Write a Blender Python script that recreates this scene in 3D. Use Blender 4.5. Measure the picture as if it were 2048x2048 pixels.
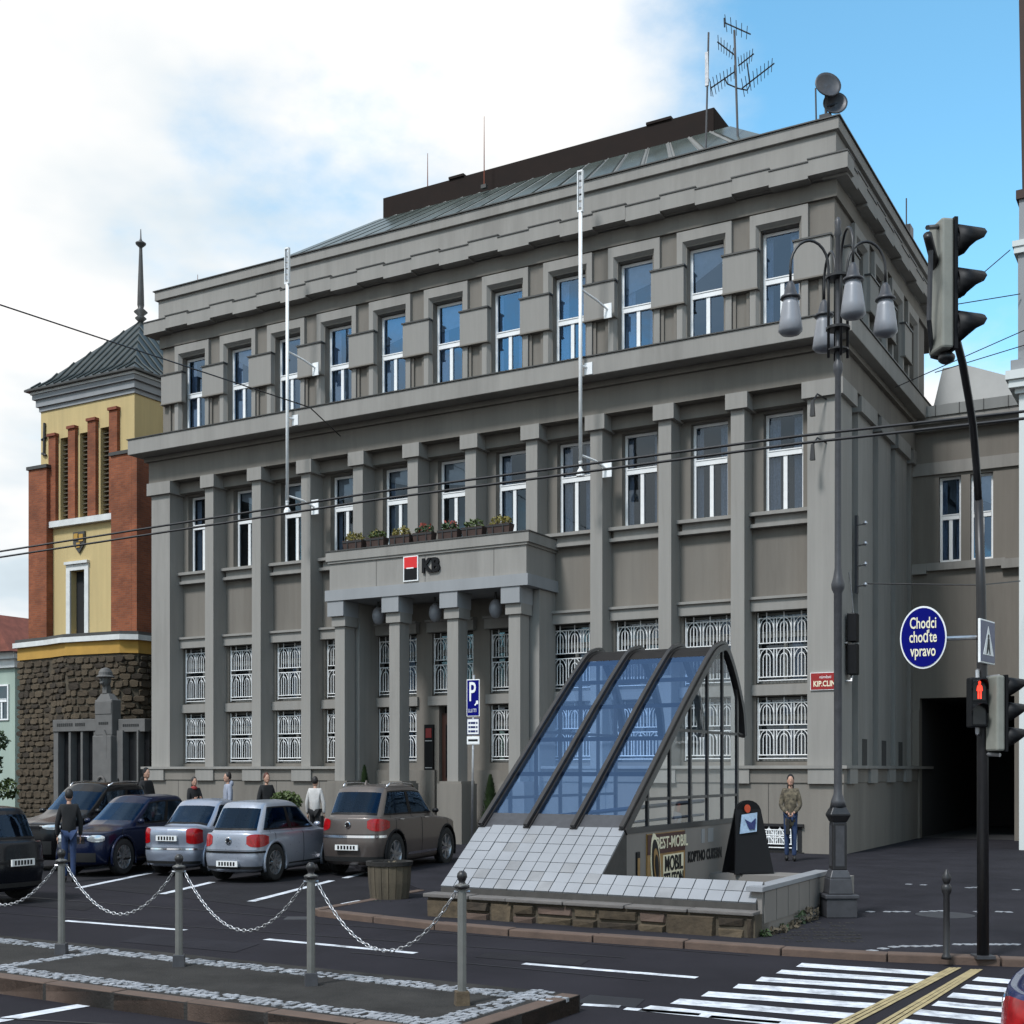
import bpy, bmesh, math, random
from math import sin, cos, pi, radians, sqrt, atan2
from mathutils import Vector, Matrix, noise as mnoise
R = random.Random(7)
for o in list(bpy.data.objects): bpy.data.objects.remove(o)
sc = bpy.context.scene
COL = sc.collection

# ------------------------------------------------------------------ camera
FPX, CXP, HYP, EYE = 2509.0, 1024.0, 1540.0, 1.9     # photo is 2048 px wide
cam_d = bpy.data.cameras.new('camera'); cam = bpy.data.objects.new('camera', cam_d); COL.objects.link(cam)
cam.location = (0, 0, EYE); cam.rotation_euler = (radians(90), 0, 0)
cam_d.sensor_width = 36; cam_d.lens = 36 * FPX / 2048; cam_d.shift_y = (HYP - 1024) / 2048
cam_d.clip_start = 0.1; cam_d.clip_end = 3000
sc.camera = cam

# ------------------------------------------------------------------ world
SUN_EL, SUN_AZ = radians(52), radians(-141)     # azimuth measured from +Y towards +X
w = bpy.data.worlds.new('World'); sc.world = w; w.use_nodes = True
nt = w.node_tree; nt.nodes.clear()
def wn(t, **k):
    n = nt.nodes.new(t)
    for a, b in k.items(): setattr(n, a, b)
    return n
def wl(a, b): nt.links.new(a, b)
def wm(op, a, b=None, c=None, clamp=False):
    n = wn('ShaderNodeMath', operation=op); n.use_clamp = clamp
    for i, x in enumerate((a, b, c)):
        if x is None: continue
        if isinstance(x, (int, float)): n.inputs[i].default_value = x
        else: wl(x, n.inputs[i])
    return n.outputs[0]
sky = wn('ShaderNodeTexSky'); sky.sky_type = 'NISHITA'; sky.sun_disc = False
sky.sun_elevation = SUN_EL; sky.sun_rotation = SUN_AZ; sky.air_density = 1.0; sky.dust_density = 0.6; sky.ozone_density = 1.5
tc = wn('ShaderNodeTexCoord'); sp = wn('ShaderNodeSeparateXYZ'); wl(tc.outputs['Generated'], sp.inputs[0])
zz = wm('ADD', wm('MAXIMUM', sp.outputs[2], 0.0), 0.25)
cb = wn('ShaderNodeCombineXYZ'); wl(wm('DIVIDE', sp.outputs[0], zz), cb.inputs[0]); wl(wm('DIVIDE', sp.outputs[1], zz), cb.inputs[1])
n1 = wn('ShaderNodeTexNoise'); n1.inputs['Scale'].default_value = 1.7; n1.inputs['Detail'].default_value = 9; n1.inputs['Roughness'].default_value = 0.56
mp = wn('ShaderNodeMapping'); mp.inputs['Location'].default_value = (3.1, 1.7, 0.4); wl(cb.outputs[0], mp.inputs[0]); wl(mp.outputs[0], n1.inputs['Vector'])
gx_ = wm('DIVIDE', wm('SUBTRACT', sp.outputs[0], 0.27), 0.15)
gap = wm('EXPONENT', wm('MULTIPLY', wm('MULTIPLY', gx_, gx_), -1.0))      # a broad clear lane between two cloud banks
cov = wm('SUBTRACT', wm('ADD', n1.outputs[0], 0.115), wm('MULTIPLY', gap, wm('MINIMUM', wm('MAXIMUM', wm('MULTIPLY', wm('SUBTRACT', sp.outputs[2], 0.26), 1.9), 0.04), 0.42)))
mr = wn('ShaderNodeMapRange'); mr.interpolation_type = 'SMOOTHSTEP'
mr.inputs[1].default_value = 0.40; mr.inputs[2].default_value = 0.62; wl(cov, mr.inputs[0])
n2 = wn('ShaderNodeTexNoise'); n2.inputs['Scale'].default_value = 2.3; n2.inputs['Detail'].default_value = 5
wl(mp.outputs[0], n2.inputs['Vector'])
shade = wn('ShaderNodeMapRange'); shade.inputs[1].default_value = 0.3; shade.inputs[2].default_value = 0.62; shade.inputs[3].default_value = 10.6; shade.inputs[4].default_value = 14.5
wl(n2.outputs[0], shade.inputs[0])
tint = wn('ShaderNodeMapRange'); tint.inputs[1].default_value = 0.36; tint.inputs[2].default_value = 0.56; wl(n2.outputs[0], tint.inputs[0])
tcol = wn('ShaderNodeMixRGB'); tcol.inputs[1].default_value = (0.80, 0.92, 1.0, 1); tcol.inputs[2].default_value = (1.0, 0.985, 0.965, 1); wl(tint.outputs[0], tcol.inputs[0])
ccol = wn('ShaderNodeMixRGB'); ccol.blend_type = 'MULTIPLY'; ccol.inputs[0].default_value = 1; wl(tcol.outputs[0], ccol.inputs[1])
wl(shade.outputs[0], ccol.inputs[2])
skb = wn('ShaderNodeMixRGB'); skb.blend_type = 'MULTIPLY'; skb.inputs[0].default_value = 1; skb.inputs[2].default_value = (2.5, 3.9, 3.7, 1); wl(sky.outputs[0], skb.inputs[1])
mx = wn('ShaderNodeMixRGB'); wl(mr.outputs[0], mx.inputs[0]); wl(skb.outputs[0], mx.inputs[1]); wl(ccol.outputs[0], mx.inputs[2])
bg = wn('ShaderNodeBackground'); bg.inputs[1].default_value = 0.12; wl(mx.outputs[0], bg.inputs[0])
wo = wn('ShaderNodeOutputWorld'); wl(bg.outputs[0], wo.inputs[0])
sl = bpy.data.lights.new('sun', 'SUN'); so = bpy.data.objects.new('sun', sl); COL.objects.link(so)
sl.energy = 5.0; sl.angle = radians(10); sl.color = (0.97, 0.98, 1.0)
sdir = Vector((sin(SUN_AZ) * cos(SUN_EL), cos(SUN_AZ) * cos(SUN_EL), sin(SUN_EL)))
so.rotation_euler = sdir.to_track_quat('Z', 'Y').to_euler(); so.location = (0, -20, 40)
sc.view_settings.view_transform = 'Standard'; sc.view_settings.look = 'None'; sc.view_settings.gamma = 1; sc.view_settings.exposure = -0.62
sc.view_settings.use_curve_mapping = False
sc.cycles.max_bounces = 6; sc.cycles.transparent_max_bounces = 16; sc.cycles.use_denoising = True

# ------------------------------------------------------------------ helpers
def PX(u, v, Y): return Vector(((u - CXP) / FPX * Y, Y, EYE - (v - HYP) / FPX * Y))
def G(u, v, z=0.0):
    Y = (EYE - z) * FPX / (v - HYP); return Vector(((u - CXP) / FPX * Y, Y, z))
DV = Vector((0.8694, -0.4942)).normalized(); NV = Vector((-DV.y, DV.x)); ROT = atan2(DV.y, DV.x)
class Frame:
    """street frame: x along the bank front (to the right), y away from the street"""
    def __init__(s, ox, oy): s.o = Vector((ox, oy))
    def w(s, x, y, z=0.0):
        p = s.o + DV * x + NV * y; return Vector((p.x, p.y, z))
    def px(s, u, v, y=0.0):
        k = (u - CXP) / FPX; O = s.o + NV * y
        t = (k * O.y - O.x) / (DV.x - k * DV.y); p = O + DV * t
        return t, EYE - (v - HYP) / FPX * p.y
    def side(s, u, v, x=0.0):
        k = (u - CXP) / FPX; O = s.o + DV * x
        t = (k * O.y - O.x) / (NV.x - k * NV.y); p = O + NV * t
        return t, EYE - (v - HYP) / FPX * p.y
    def loc(s, P):
        d = Vector((P.x, P.y)) - s.o; return d.dot(DV), d.dot(NV)
bo = Vector((7.22, 27.2)) - DV * 20.87
BK = Frame(bo.x, bo.y)

class MB:
    def __init__(s): s.v = []; s.f = []; s.sm = False
    def add(s, vs, fs):
        b = len(s.v); s.v += [tuple(p) for p in vs]; s.f += [tuple(b + i for i in f) for f in fs]; return s
    def box(s, x0, x1, y0, y1, z0, z1):
        vs = [(x, y, z) for z in (z0, z1) for y in (y0, y1) for x in (x0, x1)]
        return s.add(vs, [(0, 2, 3, 1), (4, 5, 7, 6), (0, 1, 5, 4), (2, 6, 7, 3), (0, 4, 6, 2), (1, 3, 7, 5)])
    def tbox(s, c, a, b, h0, h1, ta=None, tb=None):
        """tapered box: half sizes a,b at h0 and ta,tb at h1, centre c (x,y)"""
        ta = a if ta is None else ta; tb = b if tb is None else tb
        vs = [(c[0] + sx * aa, c[1] + sy * bb, z) for z, aa, bb in ((h0, a, b), (h1, ta, tb)) for sy in (-1, 1) for sx in (-1, 1)]
        return s.add(vs, [(0, 2, 3, 1), (4, 5, 7, 6), (0, 1, 5, 4), (2, 6, 7, 3), (0, 4, 6, 2), (1, 3, 7, 5)])
    def quad(s, *p): return s.add(p, [tuple(range(len(p)))])
    def slab(s, pts, z0, z1):
        """prism on a plan polygon (counter-clockwise)"""
        n = len(pts); vs = [(p[0], p[1], z0) for p in pts] + [(p[0], p[1], z1) for p in pts]
        return s.add(vs, [tuple(range(n - 1, -1, -1)), tuple(range(n, 2 * n))] + [(i, (i + 1) % n, n + (i + 1) % n, n + i) for i in range(n)])
    def prism(s, pts, t):
        """polygon in 3d pushed by vector t"""
        n = len(pts); t = Vector(t); vs = [tuple(p) for p in pts] + [tuple(Vector(p) + t) for p in pts]
        return s.add(vs, [tuple(range(n - 1, -1, -1)), tuple(range(n, 2 * n))] + [(i, (i + 1) % n, n + (i + 1) % n, n + i) for i in range(n)])
    def tube(s, path, r, n=8, cap=True):
        path = [Vector(p) for p in path]; m = len(path); rr = r if isinstance(r, (list, tuple)) else [r] * m
        rings = []; up = None
        for i, p in enumerate(path):
            t = (path[min(i + 1, m - 1)] - path[max(i - 1, 0)]).normalized()
            if up is None:
                up = Vector((0, 0, 1)) if abs(t.z) < 0.95 else Vector((1, 0, 0))
            a = t.cross(up)
            if a.length < 1e-5: a = t.orthogonal()
            a.normalize(); b = a.cross(t).normalized(); up = b
            rings.append([p + (a * cos(2 * pi * k / n) + b * sin(2 * pi * k / n)) * rr[i] for k in range(n)])
        vs = [q for g in rings for q in g]
        fs = [(i * n + k, i * n + (k + 1) % n, (i + 1) * n + (k + 1) % n, (i + 1) * n + k) for i in range(m - 1) for k in range(n)]
        if cap: fs += [tuple(range(n - 1, -1, -1)), tuple((m - 1) * n + k for k in range(n))]
        return s.add(vs, fs)
    def lathe(s, prof, n=16, c=(0, 0, 0), sx=1, sy=1, cap=True):
        vs = []; m = len(prof)
        for r, z in prof:
            for k in range(n):
                a = 2 * pi * k / n; vs.append((c[0] + sx * r * cos(a), c[1] + sy * r * sin(a), c[2] + z))
        fs = [(i * n + k, i * n + (k + 1) % n, (i + 1) * n + (k + 1) % n, (i + 1) * n + k) for i in range(m - 1) for k in range(n)]
        if cap: fs += [tuple(range(n - 1, -1, -1)), tuple((m - 1) * n + k for k in range(n))]
        return s.add(vs, fs)
    def ball(s, c, rx, ry=None, rz=None, n=12, m=8):
        ry = rx if ry is None else ry; rz = rx if rz is None else rz
        vs = [(c[0], c[1], c[2] - rz)]
        for i in range(1, m):
            t = -pi / 2 + pi * i / m
            for k in range(n):
                a = 2 * pi * k / n; vs.append((c[0] + rx * cos(t) * cos(a), c[1] + ry * cos(t) * sin(a), c[2] + rz * sin(t)))
        vs.append((c[0], c[1], c[2] + rz)); T = len(vs) - 1
        fs = [(0, 1 + (k + 1) % n, 1 + k) for k in range(n)]
        fs += [(1 + i * n + k, 1 + i * n + (k + 1) % n, 1 + (i + 1) * n + (k + 1) % n, 1 + (i + 1) * n + k) for i in range(m - 2) for k in range(n)]
        fs += [(1 + (m - 2) * n + k, 1 + (m - 2) * n + (k + 1) % n, T) for k in range(n)]
        return s.add(vs, fs)
    def holes(s, x0, x1, z0, z1, y, hs, rev=0.2):
        """wall in the plane y, facing -y, with rectangular openings (x0,x1,z0,z1) and reveals of depth rev"""
        xs = sorted({x0, x1, *[a for h in hs for a in h[:2] if x0 < a < x1]}); zs = sorted({z0, z1, *[a for h in hs for a in h[2:4] if z0 < a < z1]})
        for i in range(len(xs) - 1):
            for j in range(len(zs) - 1):
                cx, cz = (xs[i] + xs[i + 1]) / 2, (zs[j] + zs[j + 1]) / 2
                if any(h[0] < cx < h[1] and h[2] < cz < h[3] for h in hs): continue
                s.quad((xs[i], y, zs[j]), (xs[i + 1], y, zs[j]), (xs[i + 1], y, zs[j + 1]), (xs[i], y, zs[j + 1]))
        for a, b, c, d in hs:
            s.quad((a, y, c), (a, y, d), (a, y + rev, d), (a, y + rev, c)); s.quad((b, y, d), (b, y, c), (b, y + rev, c), (b, y + rev, d))
            s.quad((a, y, d), (b, y, d), (b, y + rev, d), (a, y + rev, d)); s.quad((b, y, c), (a, y, c), (a, y + rev, c), (b, y + rev, c))
        return s
    def mesh(s, name, smooth=False):
        me = bpy.data.meshes.new(name); me.from_pydata(s.v, [], s.f); me.update()
        if smooth:
            for p in me.polygons: p.use_smooth = True
        return me
    def build(s, name, mat, parent=None, smooth=False, loc=None, rotz=0.0, bevel=0.0):
        me = s.mesh(name, smooth)
        o = put(name, me, mat, parent, loc, rotz)
        if bevel:
            m = o.modifiers.new('bevel', 'BEVEL'); m.width = bevel; m.segments = 2; m.limit_method = 'ANGLE'; m.angle_limit = radians(40)
        return o
def put(name, me, mat, parent=None, loc=None, rotz=0.0, rot=None):
    if mat is not None and not me.materials: me.materials.append(M[mat] if isinstance(mat, str) else mat)
    o = bpy.data.objects.new(name, me); COL.objects.link(o)
    if parent is not None: o.parent = parent
    if loc is not None: o.location = loc
    if rot is not None: o.rotation_euler = rot
    elif rotz: o.rotation_euler = (0, 0, rotz)
    return o
def tag(o, label, cat=None, group=None, kind=None):
    if label: o['label'] = label
    if cat: o['category'] = cat
    if group: o['group'] = group
    if kind: o['kind'] = kind
    return o
def thing(name, label, cat, loc=(0, 0, 0), rotz=0.0, group=None):
    o = bpy.data.objects.new(name, None); COL.objects.link(o); o.location = loc; o.rotation_euler = (0, 0, rotz)
    o.empty_display_size = 0.2
    return tag(o, label, cat, group)
def struct(o): o['kind'] = 'structure'; return o
def text_mesh(txt, size, depth=0.004, align='CENTER', sx=1.0, bold=0.0):
    c = bpy.data.curves.new('text', 'FONT'); c.body = txt; c.size = size; c.extrude = depth; c.align_x = align; c.align_y = 'CENTER'; c.offset = bold; c.resolution_u = 3
    t = bpy.data.objects.new('text', c); COL.objects.link(t)
    dg = bpy.context.evaluated_depsgraph_get(); me = bpy.data.meshes.new_from_object(t.evaluated_get(dg)); bpy.data.objects.remove(t)
    me.materials.clear()
    for v in me.vertices: v.co.x *= sx
    return me

# ------------------------------------------------------------------ materials
M = {}
def mat(name, col, rough=0.8, var=0.15, scale=3.0, bump=0.0, bscale=60.0, metal=0.0, streak=False, spec=0.5, coat=0.0, stain=None, stain_amt=0.0):
    m = bpy.data.materials.new(name); m.use_nodes = True; t = m.node_tree; b = t.nodes['Principled BSDF']
    b.inputs['Roughness'].default_value = rough; b.inputs['Metallic'].default_value = metal; b.inputs['Specular IOR Level'].default_value = spec
    b.inputs['Coat Weight'].default_value = coat
    co = t.nodes.new('ShaderNodeTexCoord'); mp = t.nodes.new('ShaderNodeMapping'); t.links.new(co.outputs['Object'], mp.inputs[0])
    if streak: mp.inputs['Scale'].default_value = (1.0, 1.0, 0.16)
    c4 = (*col, 1)
    if var:
        n = t.nodes.new('ShaderNodeTexNoise'); n.inputs['Scale'].default_value = scale; n.inputs['Detail'].default_value = 7; n.inputs['Roughness'].default_value = 0.62
        t.links.new(mp.outputs[0], n.inputs['Vector'])
        r = t.nodes.new('ShaderNodeValToRGB'); e = r.color_ramp.elements
        e[0].position = 0.3; e[1].position = 0.7
        e[0].color = (*[c * (1 - var) for c in col], 1); e[1].color = (*[min(1, c * (1 + var)) for c in col], 1)
        t.links.new(n.outputs[0], r.inputs[0]); out = r.outputs[0]
        if streak and bump:
            m2 = t.nodes.new('ShaderNodeMapping'); m2.inputs['Scale'].default_value = (7, 7, 0.22); t.links.new(co.outputs['Object'], m2.inputs[0])
            n5 = t.nodes.new('ShaderNodeTexNoise'); n5.inputs['Scale'].default_value = 1.0; n5.inputs['Detail'].default_value = 6; n5.inputs['Roughness'].default_value = 0.7; t.links.new(m2.outputs[0], n5.inputs['Vector'])
            r5 = t.nodes.new('ShaderNodeMapRange'); r5.inputs[1].default_value = 0.34; r5.inputs[2].default_value = 0.62; r5.inputs[3].default_value = 0.94; r5.inputs[4].default_value = 1.02; t.links.new(n5.outputs[0], r5.inputs[0])
            x5 = t.nodes.new('ShaderNodeMixRGB'); x5.blend_type = 'MULTIPLY'; x5.inputs[0].default_value = 1; t.links.new(out, x5.inputs[1]); t.links.new(r5.outputs[0], x5.inputs[2]); out = x5.outputs[0]
        if stain:
            n3 = t.nodes.new('ShaderNodeTexNoise'); n3.inputs['Scale'].default_value = scale * 0.35; n3.inputs['Detail'].default_value = 9; n3.inputs['Roughness'].default_value = 0.7
            t.links.new(mp.outputs[0], n3.inputs['Vector'])
            r3 = t.nodes.new('ShaderNodeMapRange'); r3.inputs[1].default_value = 0.5; r3.inputs[2].default_value = 0.72; r3.inputs[4].default_value = stain_amt; t.links.new(n3.outputs[0], r3.inputs[0])
            mxx = t.nodes.new('ShaderNodeMixRGB'); mxx.inputs[2].default_value = (*stain, 1); t.links.new(r3.outputs[0], mxx.inputs[0]); t.links.new(out, mxx.inputs[1]); out = mxx.outputs[0]
        t.links.new(out, b.inputs['Base Color'])
        rr = t.nodes.new('ShaderNodeMapRange'); rr.inputs[3].default_value = max(0.02, rough - 0.08); rr.inputs[4].default_value = min(1, rough + 0.08); t.links.new(n.outputs[0], rr.inputs[0]); t.links.new(rr.outputs[0], b.inputs['Roughness'])
    else: b.inputs['Base Color'].default_value = c4
    if bump:
        n2 = t.nodes.new('ShaderNodeTexNoise'); n2.inputs['Scale'].default_value = bscale; n2.inputs['Detail'].default_value = 5
        t.links.new(co.outputs['Object'], n2.inputs['Vector'])
        bp = t.nodes.new('ShaderNodeBump'); bp.inputs['Strength'].default_value = bump; bp.inputs['Distance'].default_value = 0.02
        t.links.new(n2.outputs[0], bp.inputs['Height']); t.links.new(bp.outputs[0], b.inputs['Normal'])
    M[name] = m; return m
def glass(name, tint, refl=1.0, rough=0.02, mul=1.0, refl_col=(1, 1, 1)):
    """see-through pane: clear tinted pass plus Fresnel mirror"""
    m = bpy.data.materials.new(name); m.use_nodes = True; t = m.node_tree; t.nodes.clear()
    tr = t.nodes.new('ShaderNodeBsdfTransparent'); tr.inputs[0].default_value = (*tint, 1)
    gl = t.nodes.new('ShaderNodeBsdfGlossy'); gl.inputs['Roughness'].default_value = rough; gl.inputs[0].default_value = (*refl_col, 1)
    fr = t.nodes.new('ShaderNodeFresnel'); fr.inputs[0].default_value = 1.5
    n = t.nodes.new('ShaderNodeTexNoise'); n.inputs['Scale'].default_value = 1.6; co = t.nodes.new('ShaderNodeTexCoord'); t.links.new(co.outputs['Object'], n.inputs['Vector'])
    bp = t.nodes.new('ShaderNodeBump'); bp.inputs['Strength'].default_value = 0.05; bp.inputs['Distance'].default_value = 0.05; t.links.new(n.outputs[0], bp.inputs['Height']); t.links.new(bp.outputs[0], gl.inputs['Normal'])
    mu = t.nodes.new('ShaderNodeMath'); mu.operation = 'MULTIPLY_ADD'; mu.inputs[1].default_value = refl; mu.inputs[2].default_value = mul; mu.use_clamp = True
    t.links.new(fr.outputs[0], mu.inputs[0])
    mi = t.nodes.new('ShaderNodeMixShader'); t.links.new(mu.outputs[0], mi.inputs[0]); t.links.new(tr.outputs[0], mi.inputs[1]); t.links.new(gl.outputs[0], mi.inputs[2])
    o = t.nodes.new('ShaderNodeOutputMaterial'); t.links.new(mi.outputs[0], o.inputs[0]); M[name] = m; return m
def emis(name, col, s):
    m = bpy.data.materials.new(name); m.use_nodes = True; b = m.node_tree.nodes['Principled BSDF']
    b.inputs['Base Color'].default_value = (*col, 1); b.inputs['Emission Color'].default_value = (*col, 1); b.inputs['Emission Strength'].default_value = s; M[name] = m
def brickmat(name, c1, c2, mort, sw, sh):
    m = bpy.data.materials.new(name); m.use_nodes = True; t = m.node_tree; b = t.nodes['Principled BSDF']; b.inputs['Roughness'].default_value = 0.9
    co = t.nodes.new('ShaderNodeTexCoord'); sx = t.nodes.new('ShaderNodeSeparateXYZ'); t.links.new(co.outputs['Object'], sx.inputs[0])
    ad = t.nodes.new('ShaderNodeMath'); t.links.new(sx.outputs[0], ad.inputs[0]); t.links.new(sx.outputs[1], ad.inputs[1])
    cb = t.nodes.new('ShaderNodeCombineXYZ'); t.links.new(ad.outputs[0], cb.inputs[0]); t.links.new(sx.outputs[2], cb.inputs[1])
    br = t.nodes.new('ShaderNodeTexBrick'); br.inputs['Scale'].default_value = 1; br.inputs['Brick Width'].default_value = sw; br.inputs['Row Height'].default_value = sh; br.inputs['Mortar Size'].default_value = 0.006
    br.inputs[1].default_value = (*c1, 1); br.inputs[2].default_value = (*c2, 1); br.inputs[3].default_value = (*mort, 1)
    t.links.new(cb.outputs[0], br.inputs['Vector'])
    n = t.nodes.new('ShaderNodeTexNoise'); n.inputs['Scale'].default_value = 1.2; n.inputs['Detail'].default_value = 6; t.links.new(co.outputs['Object'], n.inputs['Vector'])
    mr_ = t.nodes.new('ShaderNodeMapRange'); mr_.inputs[1].default_value = .3; mr_.inputs[2].default_value = .7; mr_.inputs[3].default_value = 0.65; mr_.inputs[4].default_value = 1.25; t.links.new(n.outputs[0], mr_.inputs[0])
    mu = t.nodes.new('ShaderNodeMixRGB'); mu.blend_type = 'MULTIPLY'; mu.inputs[0].default_value = 1; t.links.new(br.outputs[0], mu.inputs[1]); t.links.new(mr_.outputs[0], mu.inputs[2])
    t.links.new(mu.outputs[0], b.inputs['Base Color'])
    bp = t.nodes.new('ShaderNodeBump'); bp.inputs['Strength'].default_value = 0.4; bp.inputs['Distance'].default_value = 0.01; t.links.new(br.outputs[1], bp.inputs['Height']); bp.invert = True; t.links.new(bp.outputs[0], b.inputs['Normal'])
    M[name] = m
mat('plaster', (0.182, 0.163, 0.139), 0.9, 0.10, 1.3, 0.15, 90, streak=True, stain=(0.095, 0.083, 0.07), stain_amt=0.55)  # darker twin of plaster_trim, with shading of the recessed wall put into its colour
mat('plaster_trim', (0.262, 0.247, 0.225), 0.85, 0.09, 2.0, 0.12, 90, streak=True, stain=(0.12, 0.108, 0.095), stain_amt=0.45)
mat('plaster_base', (0.19, 0.171, 0.147), 0.9, 0.14, 1.1, 0.2, 70, streak=True, stain=(0.085, 0.074, 0.062), stain_amt=0.6)
mat('sheet_metal', (0.06, 0.058, 0.055), 0.5, 0.2, 4, metal=0.3)
mat('roof_brown', (0.016, 0.010, 0.008), 0.75, 0.25, 2.0, spec=0.15)
mat('zinc', (0.2, 0.2, 0.19), 0.5, 0.15, 1.2, metal=0.2, streak=True)
mat('white_paint', (0.80, 0.80, 0.79), 0.45, 0.06, 8)
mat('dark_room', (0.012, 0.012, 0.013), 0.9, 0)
mat('curtain', (0.40, 0.45, 0.52), 0.9, 0.2, 20)
mat('blind', (0.5, 0.5, 0.48), 0.9, 0.1, 8)
mat('door_wood', (0.035, 0.014, 0.009), 0.4, 0.35, 6, streak=True)
mat('black_metal', (0.014, 0.013, 0.014), 0.42, 0.2, 20, metal=0.0)
mat('dark_grey_metal', (0.045, 0.045, 0.05), 0.45, 0.2, 12)
mat('steel', (0.42, 0.42, 0.43), 0.35, 0.15, 14, metal=0.8)
mat('grey_paint', (0.13, 0.13, 0.12), 0.5, 0.12, 10)
mat('signal_grey', (0.22, 0.22, 0.19), 0.55, 0.12, 6)
mat('yellow_plaster', (0.50, 0.38, 0.18), 0.9, 0.09, 1.2, 0.15, 80, streak=True, stain=(0.36, 0.29, 0.16), stain_amt=0.4)
mat('ochre', (0.42, 0.24, 0.05), 0.9, 0.12, 2)
mat('white_stone', (0.60, 0.60, 0.58), 0.8, 0.12, 3, 0.1)
mat('pale_grey', (0.26, 0.265, 0.27), 0.8, 0.1, 2, streak=True)
brickmat('brick', (0.26, 0.075, 0.028), (0.19, 0.052, 0.02), (0.17, 0.09, 0.06), 0.22, 0.075)
mat('brick_trim', (0.19, 0.055, 0.03), 0.9, 0.2, 6)
mat('slate', (0.036, 0.043, 0.040), 0.42, 0.35, 3, metal=0.3, streak=True)
mat('rubble_a', (0.06, 0.043, 0.026), 0.95, 0.4, 7, 0.5, 25)
mat('rubble_b', (0.085, 0.062, 0.038), 0.95, 0.4, 7, 0.5, 25)
mat('rubble_c', (0.036, 0.026, 0.017), 0.95, 0.4, 7, 0.5, 25)
mat('mortar', (0.07, 0.056, 0.038), 0.95, 0.3, 6, 0.4, 30)
mat('memorial_stone', (0.11, 0.105, 0.10), 0.7, 0.15, 3, 0.1)
mat('black_stone', (0.01, 0.01, 0.011), 0.3, 0.2, 5)
mat('asphalt', (0.021, 0.0195, 0.024), 0.92, 0.22, 0.7, 0.35, 140, spec=0.12, stain=(0.013, 0.012, 0.015), stain_amt=0.7)
mat('asphalt_old', (0.022, 0.021, 0.024), 0.93, 0.25, 1.1, 0.5, 90, spec=0.12, stain=(0.014, 0.0135, 0.015), stain_amt=0.7)
mat('asphalt_pave', (0.024, 0.023, 0.028), 0.92, 0.22, 1.4, 0.4, 120, spec=0.12, stain=(0.015, 0.0145, 0.017), stain_amt=0.6)
mat('concrete_old', (0.036, 0.034, 0.032), 0.95, 0.3, 2.2, 0.5, 45, spec=0.15, stain=(0.018, 0.017, 0.016), stain_amt=0.8)
mat('kerb_stone', (0.10, 0.066, 0.05), 0.9, 0.2, 5, 0.3, 60)
mat('kerb_grey', (0.13, 0.118, 0.11), 0.9, 0.2, 5, 0.3, 60)
mat('mosaic_white', (0.26, 0.27, 0.29), 0.8, 0.45, 9, 0.3, 60)
mat('road_paint', (0.60, 0.62, 0.66), 0.7, 0.3, 9, 0.2, 120, stain=(0.06, 0.06, 0.065), stain_amt=0.85)
mat('road_paint_yellow', (0.34, 0.27, 0.14), 0.7, 0.25, 9, 0.2, 120)
mat('tar', (0.012, 0.011, 0.013), 0.6, 0.2, 6)
mat('tile', (0.25, 0.256, 0.27), 0.5, 0.1, 1.5)
mat('tile_dirty', (0.215, 0.215, 0.22), 0.55, 0.2, 2.5)
mat('grout', (0.06, 0.055, 0.05), 0.95, 0.2, 8)
mat('canopy_metal', (0.022, 0.019, 0.018), 0.38, 0.2, 8)
mat('panel_grey', (0.2, 0.182, 0.165), 0.7, 0.1, 2, streak=True)
mat('wood_old', (0.085, 0.068, 0.045), 0.9, 0.45, 5, 0.3, 40, streak=True)
mat('leaf_dark', (0.028, 0.05, 0.014), 0.6, 0.5, 9)
mat('leaf_mid', (0.06, 0.085, 0.02), 0.6, 0.5, 9)
mat('leaf_yellow', (0.17, 0.14, 0.03), 0.6, 0.4, 9)
mat('flower_red', (0.30, 0.05, 0.03), 0.6, 0.3, 9)
mat('terracotta', (0.05, 0.028, 0.022), 0.8, 0.25, 6)
mat('bark', (0.05, 0.038, 0.028), 0.95, 0.3, 8)
mat('soil', (0.04, 0.03, 0.02), 0.95, 0.3, 8)
mat('sign_blue', (0.0008, 0.003, 0.14), 0.6, 0.05, 8, spec=0.08)
mat('sign_navy', (0.006, 0.014, 0.09), 0.4, 0.05, 8)
mat('sign_red', (0.26, 0.008, 0.008), 0.4, 0.12, 8)
mat('red_plain', (0.62, 0.01, 0.012), 0.35, 0.04, 8)
mat('black_plain', (0.006, 0.006, 0.007), 0.5, 0.1, 8, spec=0.2)
mat('sign_cream', (0.78, 0.72, 0.52), 0.5, 0.05, 8)
mat('gold_panel', (0.30, 0.17, 0.05), 0.5, 0.25, 4)
mat('maroon', (0.05, 0.008, 0.005), 0.5, 0.2, 6)
mat('poster_blue', (0.28, 0.38, 0.5), 0.5, 0.3, 9)
mat('orange_disc', (0.45, 0.06, 0.02), 0.5, 0.1, 9)
mat('lamp_glass', (0.24, 0.245, 0.265), 0.35, 0.05, 6)
mat('rubber', (0.012, 0.012, 0.012), 0.85, 0.2, 20)
mat('rim', (0.38, 0.38, 0.39), 0.3, 0.1, 10, metal=0.8)
mat('plate_white', (0.72, 0.72, 0.7), 0.5, 0.05, 9)
mat('chrome', (0.7, 0.7, 0.72), 0.15, 0.03, 9, metal=1.0)
mat('tail_red', (0.30, 0.003, 0.005), 0.2, 0.35, 22, coat=0.2)
mat('headlight', (0.6, 0.62, 0.63), 0.12, 0.2, 30, metal=0.6)
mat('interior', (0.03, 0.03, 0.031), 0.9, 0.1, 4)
mat('pale_green', (0.33, 0.40, 0.34), 0.9, 0.1, 1.5, streak=True)
mat('roof_tile_red', (0.20, 0.065, 0.045), 0.85, 0.3, 3)
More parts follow.
